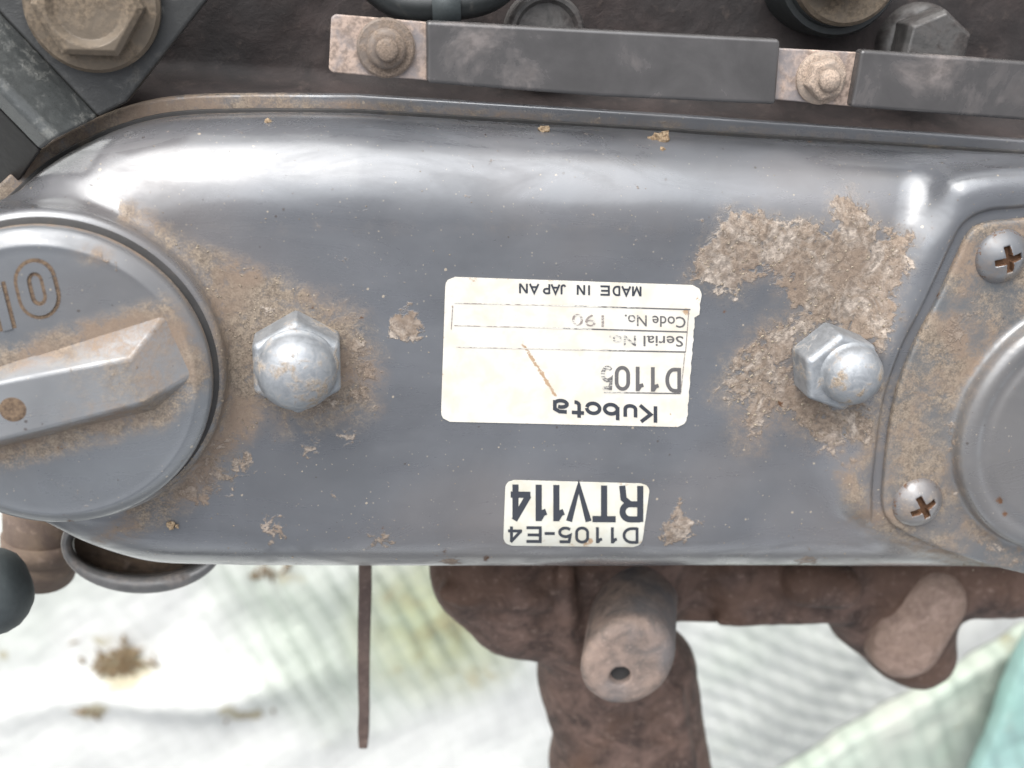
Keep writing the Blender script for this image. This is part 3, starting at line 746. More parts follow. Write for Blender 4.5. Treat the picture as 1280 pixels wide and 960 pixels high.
st_c = [(632, 600), (813, 605), (802, 684), (629, 682)]
sticker2, ax_, ay_ = sticker('model_sticker', st_c, 11, m_label2, 0.2, 60, 36)
sticker2['label'] = 'small cream sticker with bold dark characters, upside down'
e2 = poly_sd(st_c, ax_, ay_)
st = 0.38 * np.clip(1 + e2 / 5, 0, 1)
for cx, cy, rr, s_ in ((738, 676, 6, 0.9), (732, 680, 8, 0.7), (780, 606, 14, 0.55), (805, 660, 8, 0.6), (680, 676, 9, 0.45), (715, 683, 10, 0.6), (800, 678, 8, 0.6)):
    st = np.maximum(st, s_ * np.clip(1.2 - np.hypot(ax_ - cx, ay_ - cy) / rr, 0, 1))
set_dirt(sticker2, st)
z6 = lambda l: [(620 + a / 6.095, 620 + b / 6.095) for a, b in l]
lettering(sticker2, 'RTV114', z6([(1118, 940), (912, 735), (722, 540), (522, 420), (388, 285), (262, 112)]), 607.5, 652.5, 605.5, 651, 0.17, m_ink, 0.27)
lettering(sticker2, 'D1105-E4', z6([(1088, 962), (925, 862), (812, 748), (708, 604), (582, 474), (447, 370), (352, 232), (198, 92)]), 659.5, 679.5, 658, 678, 0.18, m_ink, 0.27)

# ---- breather cover: plate, drum and screws, on the pad
br = empty('breather_cover', drum_c); br.parent = cover; br.location = Vector(drum_c) * MM - cover.location
br['label'] = 'round breather lid on a dusty plate held by screws'
pz = PADZ - 0.6
hx, hy = plate[:, 0].copy(), plate[:, 1].copy()
v, f = prism([tuple(p) for p in plate], PADZ - 2.2, pz)
# plate top as a fine grid so that dust can vary over it
GX, GY, GZ, glo = grid((P(1090, 480, 4)[0], YB - 12, -3), (150, P(1240, 255, 4)[1], 13), 0.55)
gx2, gy2 = GX[:, :, 0] + 0 * GY[:, :, 0], GY[:, :, 0] + 0 * GX[:, :, 0]
dplt = poly_sd(plate, gx2, gy2)[:, :, None]
Fp = extr(dplt, GZ, pz, -2.4, 1.0)
ddr = (np.hypot(gx2 - drum_c[0], gy2 - drum_c[1]))[:, :, None]
DR = np.hypot(*(P(1196, 555, 8)[:2] - drum_c[:2]))
Fp = smin(Fp, extr(ddr - DR, GZ, 11.0, -2.0, 3.2), 2.6)
Fp = smax(Fp, -(np.sqrt((ddr - (DR - 6.2)) ** 2 + (GZ - 12.0) ** 2) - 1.5), 1.5)
Vp, Qp, Np = nets(Fp.astype(np.float32), glo, 0.55)
lid = obj('lid', Vp, Qp, m_breather, br, True, Np)
px, py = project(Vp)
rr = np.hypot(Vp[:, 0] - drum_c[0], Vp[:, 1] - drum_c[1])
fz = np.clip((pz + 2.2 - Vp[:, 2]) / 2.0, 0, 1) * np.clip((rr - DR + 1.0) / 2.5, 0, 1)
fz *= 0.95 - 0.5 * np.clip((py - 650) / 60, 0, 1) * np.clip((px - 1160) / 50, 0, 1)
fz *= 0.66 + 0.6 * vnoise(Vp[:, 0] / 9, Vp[:, 1] / 9, 71, 3)
fz = np.maximum(fz, 0.35 * np.clip(1 - np.abs(rr - DR) / 3, 0, 1))
rs = np.zeros(len(px))
for cx, cy, q in ((1250, 625, 6), (1256, 642, 4), (1170, 370, 5)): rs = np.maximum(rs, np.clip(1.0 - np.hypot(px - cx, py - cy) / (2 * q), 0, 1))
sc2 = blob([(1150, 470), (1205, 440), (1230, 400), (1215, 360), (1180, 400), (1140, 480)], 30, 0.45) + blob([(1180, 500), (1196, 490), (1196, 620), (1186, 600)], 20, 0.55)
sc2 = np.maximum(sc2, blob([(1200, 660), (1240, 672), (1280, 700), (1280, 712), (1220, 690)], 20, 0.5))
set_dirt(lid, sc2 * (fz > 0.1), fz, rs)

def screw(px0, py0, r, cross, zb=None):
    c = P(px0, py0, pz + 2.0); z0 = pz - 0.1; hh = r * 0.62
    gX, gY, gZ, gl = grid((c[0] - r - 1, c[1] - r - 1, z0 - 0.6), (c[0] + r + 1, c[1] + r + 1, z0 + hh + 1.2), 0.22)
    gX, gY, gZ = gX - c[0], gY - c[1], gZ - z0
    Rs = (r * r + hh * hh) / (2 * hh)
    G = np.sqrt(gX ** 2 + gY ** 2 + (gZ - (hh - Rs)) ** 2) - Rs
    G = smax(G, np.sqrt(gX ** 2 + gY ** 2) - r, 0.7); G = np.maximum(G, -0.4 - gZ)
    ca, sa = math.cos(cross), math.sin(cross); u, v_ = gX * ca + gY * sa, -gX * sa + gY * ca
    taper = 0.38 * (hh + 0.6 - gZ) / 2.4
    slot = np.minimum(np.maximum(np.abs(u) - r * 0.52 + taper, np.abs(v_) - 0.85 + 0.25 * taper), np.maximum(np.abs(v_) - r * 0.52 + taper, np.abs(u) - 0.85 + 0.25 * taper))
    slot = np.maximum(slot, hh - 2.2 - gZ)
    G = smax(G, -slot, 0.3)
    V_, Q_, N_ = nets(G.astype(np.float32), gl, 0.22)
    o = obj('screw', V_, Q_, m_screw_d, br, True, N_)
    q = V_ - np.array([c[0], c[1], z0]); uu = q[:, 0] * ca + q[:, 1] * sa; vv = -q[:, 0] * sa + q[:, 1] * ca
    ins_ = ((np.abs(uu) < r * 0.48) & (np.abs(vv) < 0.95)) | ((np.abs(vv) < r * 0.48) & (np.abs(uu) < 0.95))
    hs = Rs - np.linalg.norm(q - np.array([0, 0, hh - Rs]), axis=1)
    b_ = np.where(ins_ & (hs > 0.12), 1.0, 0) + 0.45 * np.clip(1 - np.linalg.norm(q[:, :2], axis=1) / (r * 0.7), 0, 1) + 0.5 * (np.linalg.norm(q[:, :2], axis=1) > r * 0.88)
    set_dirt(o, 0 * b_, 0.30 + 0.25 * vnoise(V_[:, 0] / 3, V_[:, 1] / 3, 5, 2), b_)
    return o
m_screw_d = paint_mat('screw_grey', (0.078, 0.08, 0.086), 0.3)
screw(1151, 632, 7.3, math.radians(33))['label'] = 'lower cross-head screw with a rusty recess'
screw(1257, 323, 7.2, math.radians(20))['label'] = 'upper cross-head screw with a rusty recess'

# ------------------------------------------------------------------ oil filler cap
cap = empty('oil_filler_cap', (cap_c[0], cap_c[1], 7.0))
tag(cap, 'round grey oil filler cap with a raised grip bar and numerals', 'filler cap')
prof = [(cap_r - 3.5, 6.0), (cap_r - 1.2, 7.6), (cap_r, 8.6), (cap_r, 11.4), (cap_r - 0.25, 12.0), (cap_r - 0.9, 12.6), (cap_r - 1.8, 13.3), (cap_r - 3.0, 14.1), (cap_r - 3.4, 14.3), (cap_r - 3.8, 14.3), (cap_r - 4.2, 14.2)]
prof += [(r, 14.2) for r in np.linspace(cap_r - 5.5, 0.4, 34)]
v, f = lathe(prof, cap_c, 160)
disc = obj('disc', v, f, m_cap, cap, True)
disc.data.set_sharp_from_angle(angle=math.radians(50))
va = np.array(v); px, py = project(va); rr = np.hypot(va[:, 0] - cap_c[0], va[:, 1] - cap_c[1])
FZ = 14.2
m_numdirt = crumb_mat('numeral_dirt', (0.075, 0.052, 0.038), (0.15, 0.105, 0.07))
v, f = lathe([(cap_r + 1.2, 6.9), (cap_r + 0.9, 7.25), (cap_r - 1.6, 7.3)], cap_c, 120); obj('groove_ring', v, f, m_gasket, cap, True)  # dark ring filling the groove between cap and neck
m_grip = paint_mat('grip_grey', (0.135, 0.138, 0.142), 0.30)  # lighter grey than the disc
# grip bar, measured on the photo
def G3(x, y, z): return P(x, y, z)
g_up = [G3(-130, 497, FZ), G3(0, 457, FZ), G3(208, 391, FZ)]
TZ = FZ + 6.2
T1, T2, T3, T4 = G3(164, 449, TZ - 1.0), G3(179, 505, TZ - 1.2), G3(58, 535, TZ), G3(42, 469, TZ)
T5, T6 = G3(-50, 562, TZ + 0.0), G3(-75, 492, TZ + 0.0)
B1, B2, B3 = G3(208, 391, FZ - 0.4), G3(243, 469, FZ - 0.4), G3(60, 545, FZ - 0.4)
B2b = G3(196, 512, FZ - 0.4); B4, B5, B6 = G3(-60, 575, FZ - 0.4), G3(-90, 485, FZ - 0.4), G3(40, 444, FZ - 0.4)
gv = [T1, T2, T3, T4, T5, T6, B1, B2, B2b, B3, B4, B5, B6]
gv[2] = T3 + np.array([0, 0, 0.5]); gv[3] = T4 + np.array([0, 0, 0.5]); gv[4] = T5 + np.array([0, 0, 0.5]); gv[5] = T6 + np.array([0, 0, 0.5])
gf = [[0, 3, 2, 1], [3, 5, 4, 2], [0, 6, 12, 3], [3, 12, 11, 5], [0, 1, 7, 6], [1, 8, 7], [1, 2, 9, 8], [2, 4, 10, 9], [5, 11, 10, 4]]
grip = obj('grip', gv, gf, m_grip, cap, bevel=0.9, segs=3)
bm = bmesh.new(); bm.from_mesh(grip.data); bmesh.ops.recalc_face_normals(bm, faces=bm.faces[:]); bm.to_mesh(grip.data); bm.free()
set_dirt(grip, np.zeros(13), np.array([.55, .55, .2, .1, .2, .1, .6, .3, .9, .8, .8, .8, .7]))  # film at the end corners: dirt, also standing in for edge shading
dm = G3(16, 512, TZ + 0.5)
v, f = lathe([(2.9, dm[2] - 0.02), (2.6, dm[2] + 0.10), (1.8, dm[2] + 0.05), (0.01, dm[2] + 0.02)], dm, 28)
o = obj('dimple', v, f, m_numdirt, cap, True); nn = len(o.data.vertices); set_dirt(o, np.zeros(nn), np.full(nn, 0.75))
# dust on the cap: along the grip, by the rim, in the numerals
gl_ = poly_sd([(-130, 490), (0, 450), (208, 388), (250, 470), (196, 518), (60, 555), (-60, 585)], px, py)
fz = 0.85 * np.clip(1 - gl_ / 34, 0, 1) * (va[:, 2] < 14.6)
fz = np.maximum(fz, 0.75 * np.clip(1 - np.hypot((px - 118) / 1.6, py - 318) / 26, 0, 1))
fz = np.maximum(fz, 0.9 * (va[:, 2] < 9.5))
fz = np.maximum(fz, 0.15)
sc_ = 0.6 * np.clip(1 - np.hypot((px - 130) / 2.2, py - 325 - (px - 130) * 0.5) / 10, 0, 1) + 0.62 * np.clip(1 - np.hypot((px - 205) / 2.5, py - 512 + (px - 205) * .4) / 12, 0, 1)
rs = np.maximum(np.clip(1 - np.hypot(px - 76, py - 559) / 12, 0, 1), np.clip(1 - np.hypot((px - 85) / 1.6, py - 651) / 8, 0, 1)) * 0.9
set_dirt(disc, sc_, fz, rs)
# raised numerals with dirt in the corners
def numeral(strokes, cx, cy, hgt, rot):
    for dz, wd, mt in ((0.0, 0.36, m_numdirt), (0.32, 0.20, m_cap)):
        VV, FF = [], []
        for st_ in strokes:
            v, f = ribbon(st_, wd); o = len(VV)
            c_, s_ = math.cos(rot), math.sin(rot)
            for q in v:
                x, y = (q[0] - 0.3) * hgt, (q[1] - 0.5) * hgt
                w_ = P(cx + x * c_ - y * s_, cy - (x * s_ + y * c_), FZ); VV.append(w_ + np.array([0, 0, 0.06 + dz + 0.01 * len(VV) / 400]))
            FF += [[i + o for i in q] for q in f]
        n0 = len(VV); VV += [p - np.array([0, 0, dz + 0.2]) for p in VV]
        edges = {}
        for q in FF:
            for a, b in zip(q, q[1:] + q[:1]): edges[(a, b)] = 1
        FF = FF + [[a, n0 + a, n0 + b, b] for (a, b) in edges]
        ob = obj('numeral', VV, FF, mt, num if dz else cap)
        if not dz: num = ob
    return num
numeral([arc(0.31, 0.66, 0.27, 0.30, 0, 180) + arc(0.31, 0.34, 0.27, 0.30, 180, 360) + [(0.58, 0.66)]], 46, 361, 60, math.radians(14))
numeral([[(0.3, 0.0), (0.3, 1.0)], [(0.08, 0.72), (0.3, 0.95)]], 3, 383, 60, math.radians(14))

# ------------------------------------------------------------------ glow plug strip above the cover
def plate_obj(name, pts, z, thick, mat, parent, bevel=0.5):
    v, f = pxprism(pts, z, thick); return obj(name, v, f, mat, parent, bevel=bevel, segs=3)
strip = empty('glow_plug_strip', P(740, 80, -14))
tag(strip, 'long flat metal connector strip with two nuts above the cover', 'connector strip')
plate_obj('tab', [(414, 22), (419, 18), (536, 28), (536, 101), (416, 91), (411, 86)], -12.5, 2.0, m_tab, strip, 0.4)
plate_obj('bar', [(533, 26), (976, 49), (976, 56), (970, 131), (752, 121), (534, 104)], -9.5, 4.2, m_bar, strip, 1.0)
plate_obj('tab', [(965, 60), (1080, 66), (1074, 134), (960, 124)], -12.5, 2.0, m_tab, strip, 0.4)
plate_obj('bar', [(1077, 62), (1300, 78), (1300, 152), (1064, 134)], -9.5, 4.2, m_bar, strip, 1.0)
def stud_nut(px0, py0, zb, rw, rn, rs_, hex_, matn, mats, tip=0.0, lab=None):
    c = P(px0, py0, zb + 3)
    v, f = lathe([(rw, zb), (rw, zb + 1.0), (rw - 0.5, zb + 1.5), (rn + 0.4, zb + 1.6), (rn, zb + 1.7)], c, 40)
    w_ = obj('nut', v, f, matn, strip, True); w_.data.set_sharp_from_angle(angle=math.radians(35))
    if lab: w_['label'] = lab
    if hex_:
        V_, F_ = [], []
        for r, z in ((rn, zb + 1.4), (rn, zb + 4.6), (rn * 0.86, zb + 5.4)):
            for i in range(6): a = 0.35 + i * math.pi / 3; V_.append((c[0] + r * math.cos(a), c[1] + r * math.sin(a), z))
        for k in range(2):
            for i in range(6): j = (i + 1) % 6; F_.append([k * 6 + i, k * 6 + j, k * 6 + 6 + j, k * 6 + 6 + i])
        F_.append(list(range(12, 18)))
        obj('hex', V_, F_, matn, w_, bevel=0.4)
    else:
        v, f = lathe([(rn, zb + 1.5), (rn, zb + 3.0), (rn - 0.8, zb + 3.8), (rs_ + 0.4, zb + 3.9)], c, 40)
        obj('collar', v, f, matn, w_, True)
    th = []
    for k in range(7): z = zb + 3.4 + k * 0.5; th += [(rs_ - 0.22, z), (rs_, z + 0.25)]
    top = zb + 7.2
    th += [(rs_ - 0.3, top - 0.3), (rs_ - 0.8, top + tip), (0.01, top + tip)]
    v, f = lathe(th, c, 28); obj('stud', v, f, mats, w_, True)
stud_nut(483, 61, -12.5, 6.8, 4.6, 2.6, False, m_nut, m_nut, 0, 'round dark nut on the short end tab')
stud_nut(1031, 99, -12.5, 6.4, 5.2, 2.7, True, m_tannut, m_tannut, 1.0, 'dusty tan nut with a protruding stud')

# ------------------------------------------------------------------ cylinder head behind the cover
head = empty('cylinder_head', (0, 20, -120))
tag(head, 'dark brown cast cylinder head under and behind the cover', 'cylinder head')
nx_, ny_ = 200, 90
xs, ys = np.linspace(P(120, 50, -48)[0], 230, nx_), np.linspace(YB + 10, YT + 110, ny_)
gx, gy = np.meshgrid(xs, ys, indexing='ij')
gz = -46 + 1.6 * vnoise(gx / 22, gy / 22, 3) + 0.7 * vnoise(gx / 5, gy / 5, 4)
under = np.clip((YT + 6 - gy) / 4, 0, 1); gz = gz * (1 - under) - 31.2 * under
V_ = np.stack([gx.ravel(), gy.ravel(), gz.ravel()], 1); id_ = np.arange(nx_ * ny_).reshape(nx_, ny_)
Q_ = np.stack([id_[:-1, :-1].ravel(), id_[1:, :-1].ravel(), id_[1:, 1:].ravel(), id_[:-1, 1:].ravel()], 1)
rim = np.concatenate([id_[:, 0], id_[-1, 1:], id_[-2::-1, -1], id_[0, -2:0:-1]])
low = V_[rim].copy(); low[:, 2] = -120; n0 = len(V_); m_ = len(rim)
W_ = np.stack([rim, n0 + np.arange(m_), n0 + (np.arange(m_) + 1) % m_, np.roll(rim, -1)], 1)
obj('block', np.concatenate([V_, low]), np.concatenate([Q_, W_]), m_head, head, True)

def hexbolt(parent, px0, py0, zb, r_w, r_h, hh, rot, mat, matw, name='bolt', recess=0.0, lab=None):
    c = P(px0, py0, zb + hh)
    v, f = lathe([(r_w, zb), (r_w, zb + hh * 0.22), (r_w - 0.8, zb + hh * 0.34), (r_h * 0.9, zb + hh * 0.4)], c, 48)
    w_ = obj(name, v, f, matw, parent, True); w_.data.set_sharp_from_angle(angle=math.radians(35))
    if lab: w_['label'] = lab
    V_, F_ = [], []
    lv = [(r_h, zb + hh * 0.3), (r_h, zb + hh * 0.88), (r_h * 0.88, zb + hh)]
    if recess: lv += [(r_h * 0.72, zb + hh), (r_h * 0.60, zb + hh - recess), (r_h * 0.2, zb + hh - recess)]
    for k, (r, z) in enumerate(lv):
        for i in range(24):
            a = rot + i * math.pi / 12
            hx_ = math.cos(math.pi / 6) / math.cos((i * math.pi / 12) % (math.pi / 3) - math.pi / 6)
            q = 1.0 if k >= 3 else hx_ ; V_.append((c[0] + r * q * math.cos(a), c[1] + r * q * math.sin(a), z))
    for k in range(len(lv) - 1):
        for i in range(24): j = (i + 1) % 24; F_.append([k * 24 + i, k * 24 + j, k * 24 + 24 + j, k * 24 + 24 + i])
    F_.append([len(V_) - 24 + i for i in range(24)])
    obj('hex_head', V_, F_, mat, w_, bevel=0.5)
    return w_
# round bolt heads standing in the head
def cupbolt(px0, py0, zt, r, label):
    c = P(px0, py0, zt)
    v, f = lathe([(r, zt - 16), (r, zt - 1.0), (r - 0.7, zt), (r - 1.6, zt - 0.2), (r - 2.6, zt - 1.6), (r - 3.4, zt - 1.8), (0.01, zt - 1.8)], c, 56)
    o = obj('bolt', v, f, m_headbolt, head, True); o.data.set_sharp_from_angle(angle=math.radians(40)); o['label'] = label
m_headbolt = metal_mat('head_bolt', (0.13, 0.125, 0.12), 0.3, 0.6, 0.72, (0.028, 0.023, 0.021), 0.12)
cupbolt(684, 42, -36, 10.0, 'round recessed bolt head')
hexbolt(head, 1172, 62, -46, 11.5, 10.5, 14, 0.45, m_headbolt, m_headbolt, 'bolt', lab='hexagonal bolt head with a bright worn corner')

inj = empty('injector', P(1065, -10, -46))
tag(inj, 'dark round injector body behind the connector strip, cut by the frame', 'injector')
c = P(1056, -40, -30)
v, f = lathe([(17.5, -48), (17.5, -34), (16.5, -32), (15.0, -32), (14.5, -31)], c, 56); o = obj('body', v, f, m_dark, inj, True); o.data.set_sharp_from_angle(angle=math.radians(35))
v, f = lathe([(14.2, -34), (14.2, -27.5), (13.2, -26.5), (11.5, -26.5)], c, 56); o = obj('copper_ring', v, f, m_bolt, inj, True); o.data.set_sharp_from_angle(angle=math.radians(35))
v, f = lathe([(11.4, -30), (11.4, -20.5), (10.2, -19), (0.01, -19)], P(1048, -62, -22), 48); o = obj('top_fitting', v, f, m_bracket, inj, True); o.data.set_sharp_from_angle(angle=math.radians(35))
hz = empty('return_pipe', P(540, -5, -30)); tag(hz, 'black fuel return pipe at the top edge, above the end tab', 'pipe')
def tube(pts, r, n=16, rend=None):
    p = np.array(pts, float); V_, F_ = [], []
    for i in range(len(p)):
        t = p[min(i + 1, len(p) - 1)] - p[max(i - 1, 0)]; t /= np.linalg.norm(t)
        u = np.cross(t, [0, 0, 1.0]); u = u / np.linalg.norm(u) if np.linalg.norm(u) > 1e-3 else np.array([1.0, 0, 0]); w_ = np.cross(u, t)
        rr_ = r[i] if hasattr(r, '__len__') else r
        for k in range(n): a = 2 * math.pi * k / n; V_.append(p[i] + rr_ * (u * math.cos(a) + w_ * math.sin(a)))
    for i in range(len(p) - 1):
        for k in range(n): j = (k + 1) % n; F_.append([i * n + k, i * n + n + k, i * n + n + j, i * n + j])
    F_.append([k for k in range(n)]); F_.append([(len(p) - 1) * n + n - 1 - k for k in range(n)])
    return V_, F_
pts = catmull([P(455, -30, -36), P(500, 2, -34), P(560, 4, -32), P(610, -6, -32), P(650, -40, -34)], 8, False)
v, f = tube(pts, 4.2); obj('hose', v, f, m_dark, hz, True)
v, f = tube([P(540, 5, -32.5), P(575, 4, -32)], 5.2); obj('clip', v, f, m_rubber, hz, True)

# ------------------------------------------------------------------ bracket at the upper left
bk = empty('mounting_bracket', P(60, 60, -20))
tag(bk, 'folded dark grey steel bracket with a large brown bolt', 'bracket')
def quadsheet(rows, thick):
    """rows of 3D points -> sheet with thickness (downward)"""
    A = np.array(rows, float); nr, nc = A.shape[:2]; n = nr * nc
    V_ = np.concatenate([A.reshape(-1, 3), A.reshape(-1, 3) - np.array([0, 0, thick])]); id_ = np.arange(n).reshape(nr, nc); F_ = []
    for i in range(nr - 1):
        for j in range(nc - 1):
            q = [id_[i, j], id_[i + 1, j], id_[i + 1, j + 1], id_[i, j + 1]]; F_.append([int(k) for k in q]); F_.append([int(k) + n for k in q[::-1]])
    loop = list(id_[:, 0]) + list(id_[-1, 1:]) + list(id_[-2::-1, -1]) + list(id_[0, -2:0:-1])
    for k in range(len(loop)): a, b = int(loop[k]), int(loop[(k + 1) % len(loop)]); F_.append([a, a + n, b + n, b][::-1])
    return V_, F_
# fold lines run from the upper left down to the lower right; columns: lower flank foot, flank edge, fold, far edge
zA = -16
rows = []
for t in (0.0, 0.5, 1.0):
    def lp2(a, b, z): return P(a[0] + (b[0] - a[0]) * t, a[1] + (b[1] - a[1]) * t, z)
    rows.append([lp2((-150, 110), (-2, 262), -44), lp2((-150, -18), (50, 188), -11), lp2((-150, -35), (63, 177), -6.5), lp2((-145, -48), (74, 171), -7.4),
                 lp2((-140, -130), (122, 147), -20.0), lp2((-120, -140), (132, 142), -20.8), lp2((330, -90), (159, 128), -21)])
m_web = metal_mat('bracket_web_lit', (0.055, 0.058, 0.057), 0.28, 0.0, 0.42, (0.10, 0.10, 0.092), 0.5)  # lighter copy of the bracket paint: light on the slope put into colour
m_flank = metal_mat('bracket_flank_shade', (0.014, 0.013, 0.013), 0.4, 0.0, 0.2, (0.03, 0.027, 0.024), 0.1)  # near-black copy: shade on the side facing away put into colour
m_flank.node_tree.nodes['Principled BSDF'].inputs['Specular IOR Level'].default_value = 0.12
def bpart(name, cols, mat, thick, bev):
    v, f = quadsheet([[r[k] for k in cols] for r in rows], thick)
    o = obj(name, v, f, mat, bk, bevel=bev, segs=4)
    bm = bmesh.new(); bm.from_mesh(o.data); bmesh.ops.recalc_face_normals(bm, faces=bm.faces[:]); bm.to_mesh(o.data); bm.free()
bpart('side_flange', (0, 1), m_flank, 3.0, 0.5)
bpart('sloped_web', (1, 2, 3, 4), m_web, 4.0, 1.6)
bpart('plate', (4, 5, 6), m_bracket, 4.0, 1.0)
hexbolt(bk, 108, 8, -18.8, 15.0, 12.2, 8.5, math.radians(2), m_bolt, m_bolt, recess=1.6, lab='large dusty brown flanged bolt')

# ------------------------------------------------------------------ exhaust manifold under the lower edge
man = empty('exhaust_manifold', P(850, 780, -95))
tag(man, 'rusty brown cast exhaust manifold below the cover', 'exhaust manifold')
ZM = -66
X, Y, Z, mlo = grid((P(520, 800, ZM)[0], P(700, 1030, ZM)[1], -104), (235, P(700, 640, ZM)[1], -36), 1.0)
A = lambda x, y, z=ZM: P(x, y, z)
F = capsule(X, Y, Z, A(600, 722), A(1400, 716), 15.5)
F = smin(F, capsule(X, Y, Z, A(600, 700), A(640, 768), 14, 12), 8)
F = smin(F, capsule(X, Y, Z, A(640, 765), A(760, 790), 13, 17), 8)
F = smin(F, capsule(X, Y, Z, A(745, 840, -74), A(775, 960, -78), 21, 20), 12)
F = smin(F, capsule(X, Y, Z, A(800, 840, -76), A(825, 990, -80), 20, 20), 10)
F = smin(F, capsule(X, Y, Z, A(775, 960, -80), A(800, 1020, -86), 26, 26), 10)
F = smin(F, capsule(X, Y, Z, A(1085, 760, -70), A(1122, 800, -70), 15, 13), 10)
F = smin(F, capsule(X, Y, Z, A(1140, 770, -70), A(1150, 815, -70), 15, 13), 8)
# parting rib and groove beside the lug
F = smin(F, capsule(X, Y, Z, A(706, 712, -50), A(712, 812, -52), 3.0, 3.6), 3)
F = smax(F, -capsule(X, Y, Z, A(868, 715, -46), A(880, 785, -50), 9, 9), 4)
F = smin(F, capsule(X, Y, Z, A(560, 742, -52), A(680, 752, -50), 3.0, 2.5), 4)          # casting ribs
F = smin(F, capsule(X, Y, Z, A(905, 772, -54), A(1060, 768, -54), 2.6, 2.6), 4)
F = smin(F, capsule(X, Y, Z, A(842, 870, -58), A(862, 1000, -62), 3.4, 4.0), 3)
F = smin(F, capsule(X, Y, Z, A(1010, 728, -48), A(1050, 735, -48), 8.0, 7.0), 5)
F = smax(F, -capsule(X, Y, Z, A(1090, 735, -48), A(1096, 790, -52), 4.0, 4.0), 4)
F = F + 0.45 * vnoise(X / 5 + 0.05 * Z + 0 * Y, Y / 5 + 0.08 * Z + 0 * X, 5, 4)
V_, Q_, N_ = nets(F.astype(np.float32), mlo, 1.0)
obj('casting', V_, Q_, m_rust, man, True, N_)
def lug(p0, p1, hw, ztop, depth, mat, label, hole=None, rnd=8.0, lean=None):
    a, b = P(*p0, ztop), P(*p1, ztop); r = hw * px_mm(ztop); h = 0.7
    X, Y, Z, l0 = grid((min(a[0], b[0]) - r - 3, min(a[1], b[1]) - r - 3, ztop - depth), (max(a[0], b[0]) + r + 3, max(a[1], b[1]) + r + 3, ztop + 3), h)
    if lean is not None:
        q = P(*lean); k = (q - (a + b) / 2) / (ztop - lean[2]); l_hi = abs(k[0]) * depth
        X, Y, Z, l0 = grid((min(a[0], b[0]) - r - 3 - l_hi, min(a[1], b[1]) - r - 3 - abs(k[1]) * depth, ztop - depth), (max(a[0], b[0]) + r + 3 + l_hi, max(a[1], b[1]) + r + 3 + abs(k[1]) * depth, ztop + 3), h)
        X, Y = X - k[0] * (ztop - Z), Y - k[1] * (ztop - Z)
    e = b - a; t = np.clip(((X - a[0]) * e[0] + (Y - a[1]) * e[1]) / (e[0] ** 2 + e[1] ** 2), 0, 1)
    d = np.sqrt((X - a[0] - t * e[0]) ** 2 + (Y - a[1] - t * e[1]) ** 2) - r
    G = extr(d, Z, ztop, ztop - depth + 1, rnd)
    if hole is not None:
        hc = P(hole[0], hole[1], ztop); G = smax(G, -(np.sqrt((X - hc[0]) ** 2 + (Y - hc[1]) ** 2) - hole[2] * px_mm(ztop)) + 0 * Z, 0.8)
    G = G + 0.28 * vnoise(X / 4.0 + 0.2 * Z + 0 * Y, Y / 3.5 + 0.1 * Z + 0 * X, 8, 3)
    V_, Q_, N_ = nets(G.astype(np.float32), l0, h)
    o = obj('mounting_lug', V_, Q_, mat, man, True, N_); o['label'] = label
lug((785, 829), (783, 834), 67, -20, 42, m_lug, 'oval grey lug with a drilled hole', (775, 846, 14.5), 4.0, (793, 752, -58))
hv, hf = lathe([(4.2, -23.0), (0.01, -23.2)], P(775, 846, -20), 28); obj('bore', hv, hf, m_gasket, man)  # dark disc set in the hole to stand in for its shade
lug((1174, 768), (1144, 818), 56, -47, 26, m_lug2, 'plain rounded lug with a pitted face')

# ------------------------------------------------------------------ small parts round the lower edge
rod = empty('dipstick_rod', P(455, 800, -60))
tag(rod, 'thin brown metal rod hanging below the cover, left of the manifold', 'rod')
seg = [(456.5, 690, 8.3), (456.5, 740, 8.6), (455.2, 790, 8.2), (454.6, 840, 7.8), (455.2, 890, 7.2), (454.5, 915, 7.4), (454, 937, 5.6)]
V_, F_ = [], []
for x, y, hw in seg:
    z = -52; V_ += [P(x - hw, y, z), P(x + hw, y, z), P(x + hw * 0.8, y, z) - np.array([0, 0, 5]), P(x - hw * 0.8, y, z) - np.array([0, 0, 5])]
for i in range(len(seg) - 1):
    for k in range(4): F_.append([i * 4 + k, i * 4 + 4 + k, i * 4 + 4 + (k + 1) % 4, i * 4 + (k + 1) % 4])
F_ += [[0, 1, 2, 3], [len(V_) - 1 - k for k in range(4)]]
o = obj('blade', V_, F_, m_rod, rod, bevel=0.6)
bm = bmesh.new(); bm.from_mesh(o.data); bmesh.ops.recalc_face_normals(bm, faces=bm.faces[:]); bm.to_mesh(o.data); bm.free()

ringo = empty('outlet_ring', P(180, 690, -50))
tag(ringo, 'curved dark steel ring showing below the lower left of the cover', 'pipe mouth')
rz = -36
def ell(rx, ry, z, cx=178, cy=680, n=64):
    return [P(cx + rx * math.cos(2 * math.pi * i / n), cy + ry * math.sin(2 * math.pi * i / n), z) for i in range(n)]
loops = [ell(96, 58, rz - 26), ell(101, 61, rz - 8), ell(102, 62, rz - 2), ell(100, 60, rz), ell(95, 44, rz - 1), ell(90, 40, rz - 3), ell(86, 36, rz - 22)]
V_ = [p for l in loops for p in l]; n = 64
F_ = [[k * n + i, k * n + (i + 1) % n, (k + 1) * n + (i + 1) % n, (k + 1) * n + i] for k in range(len(loops) - 1) for i in range(n)]
obj('lip', V_, F_, m_band, ringo, True)
V_ = ell(86, 41, rz - 18); obj('bore', V_, [list(range(n))], m_inside, ringo)

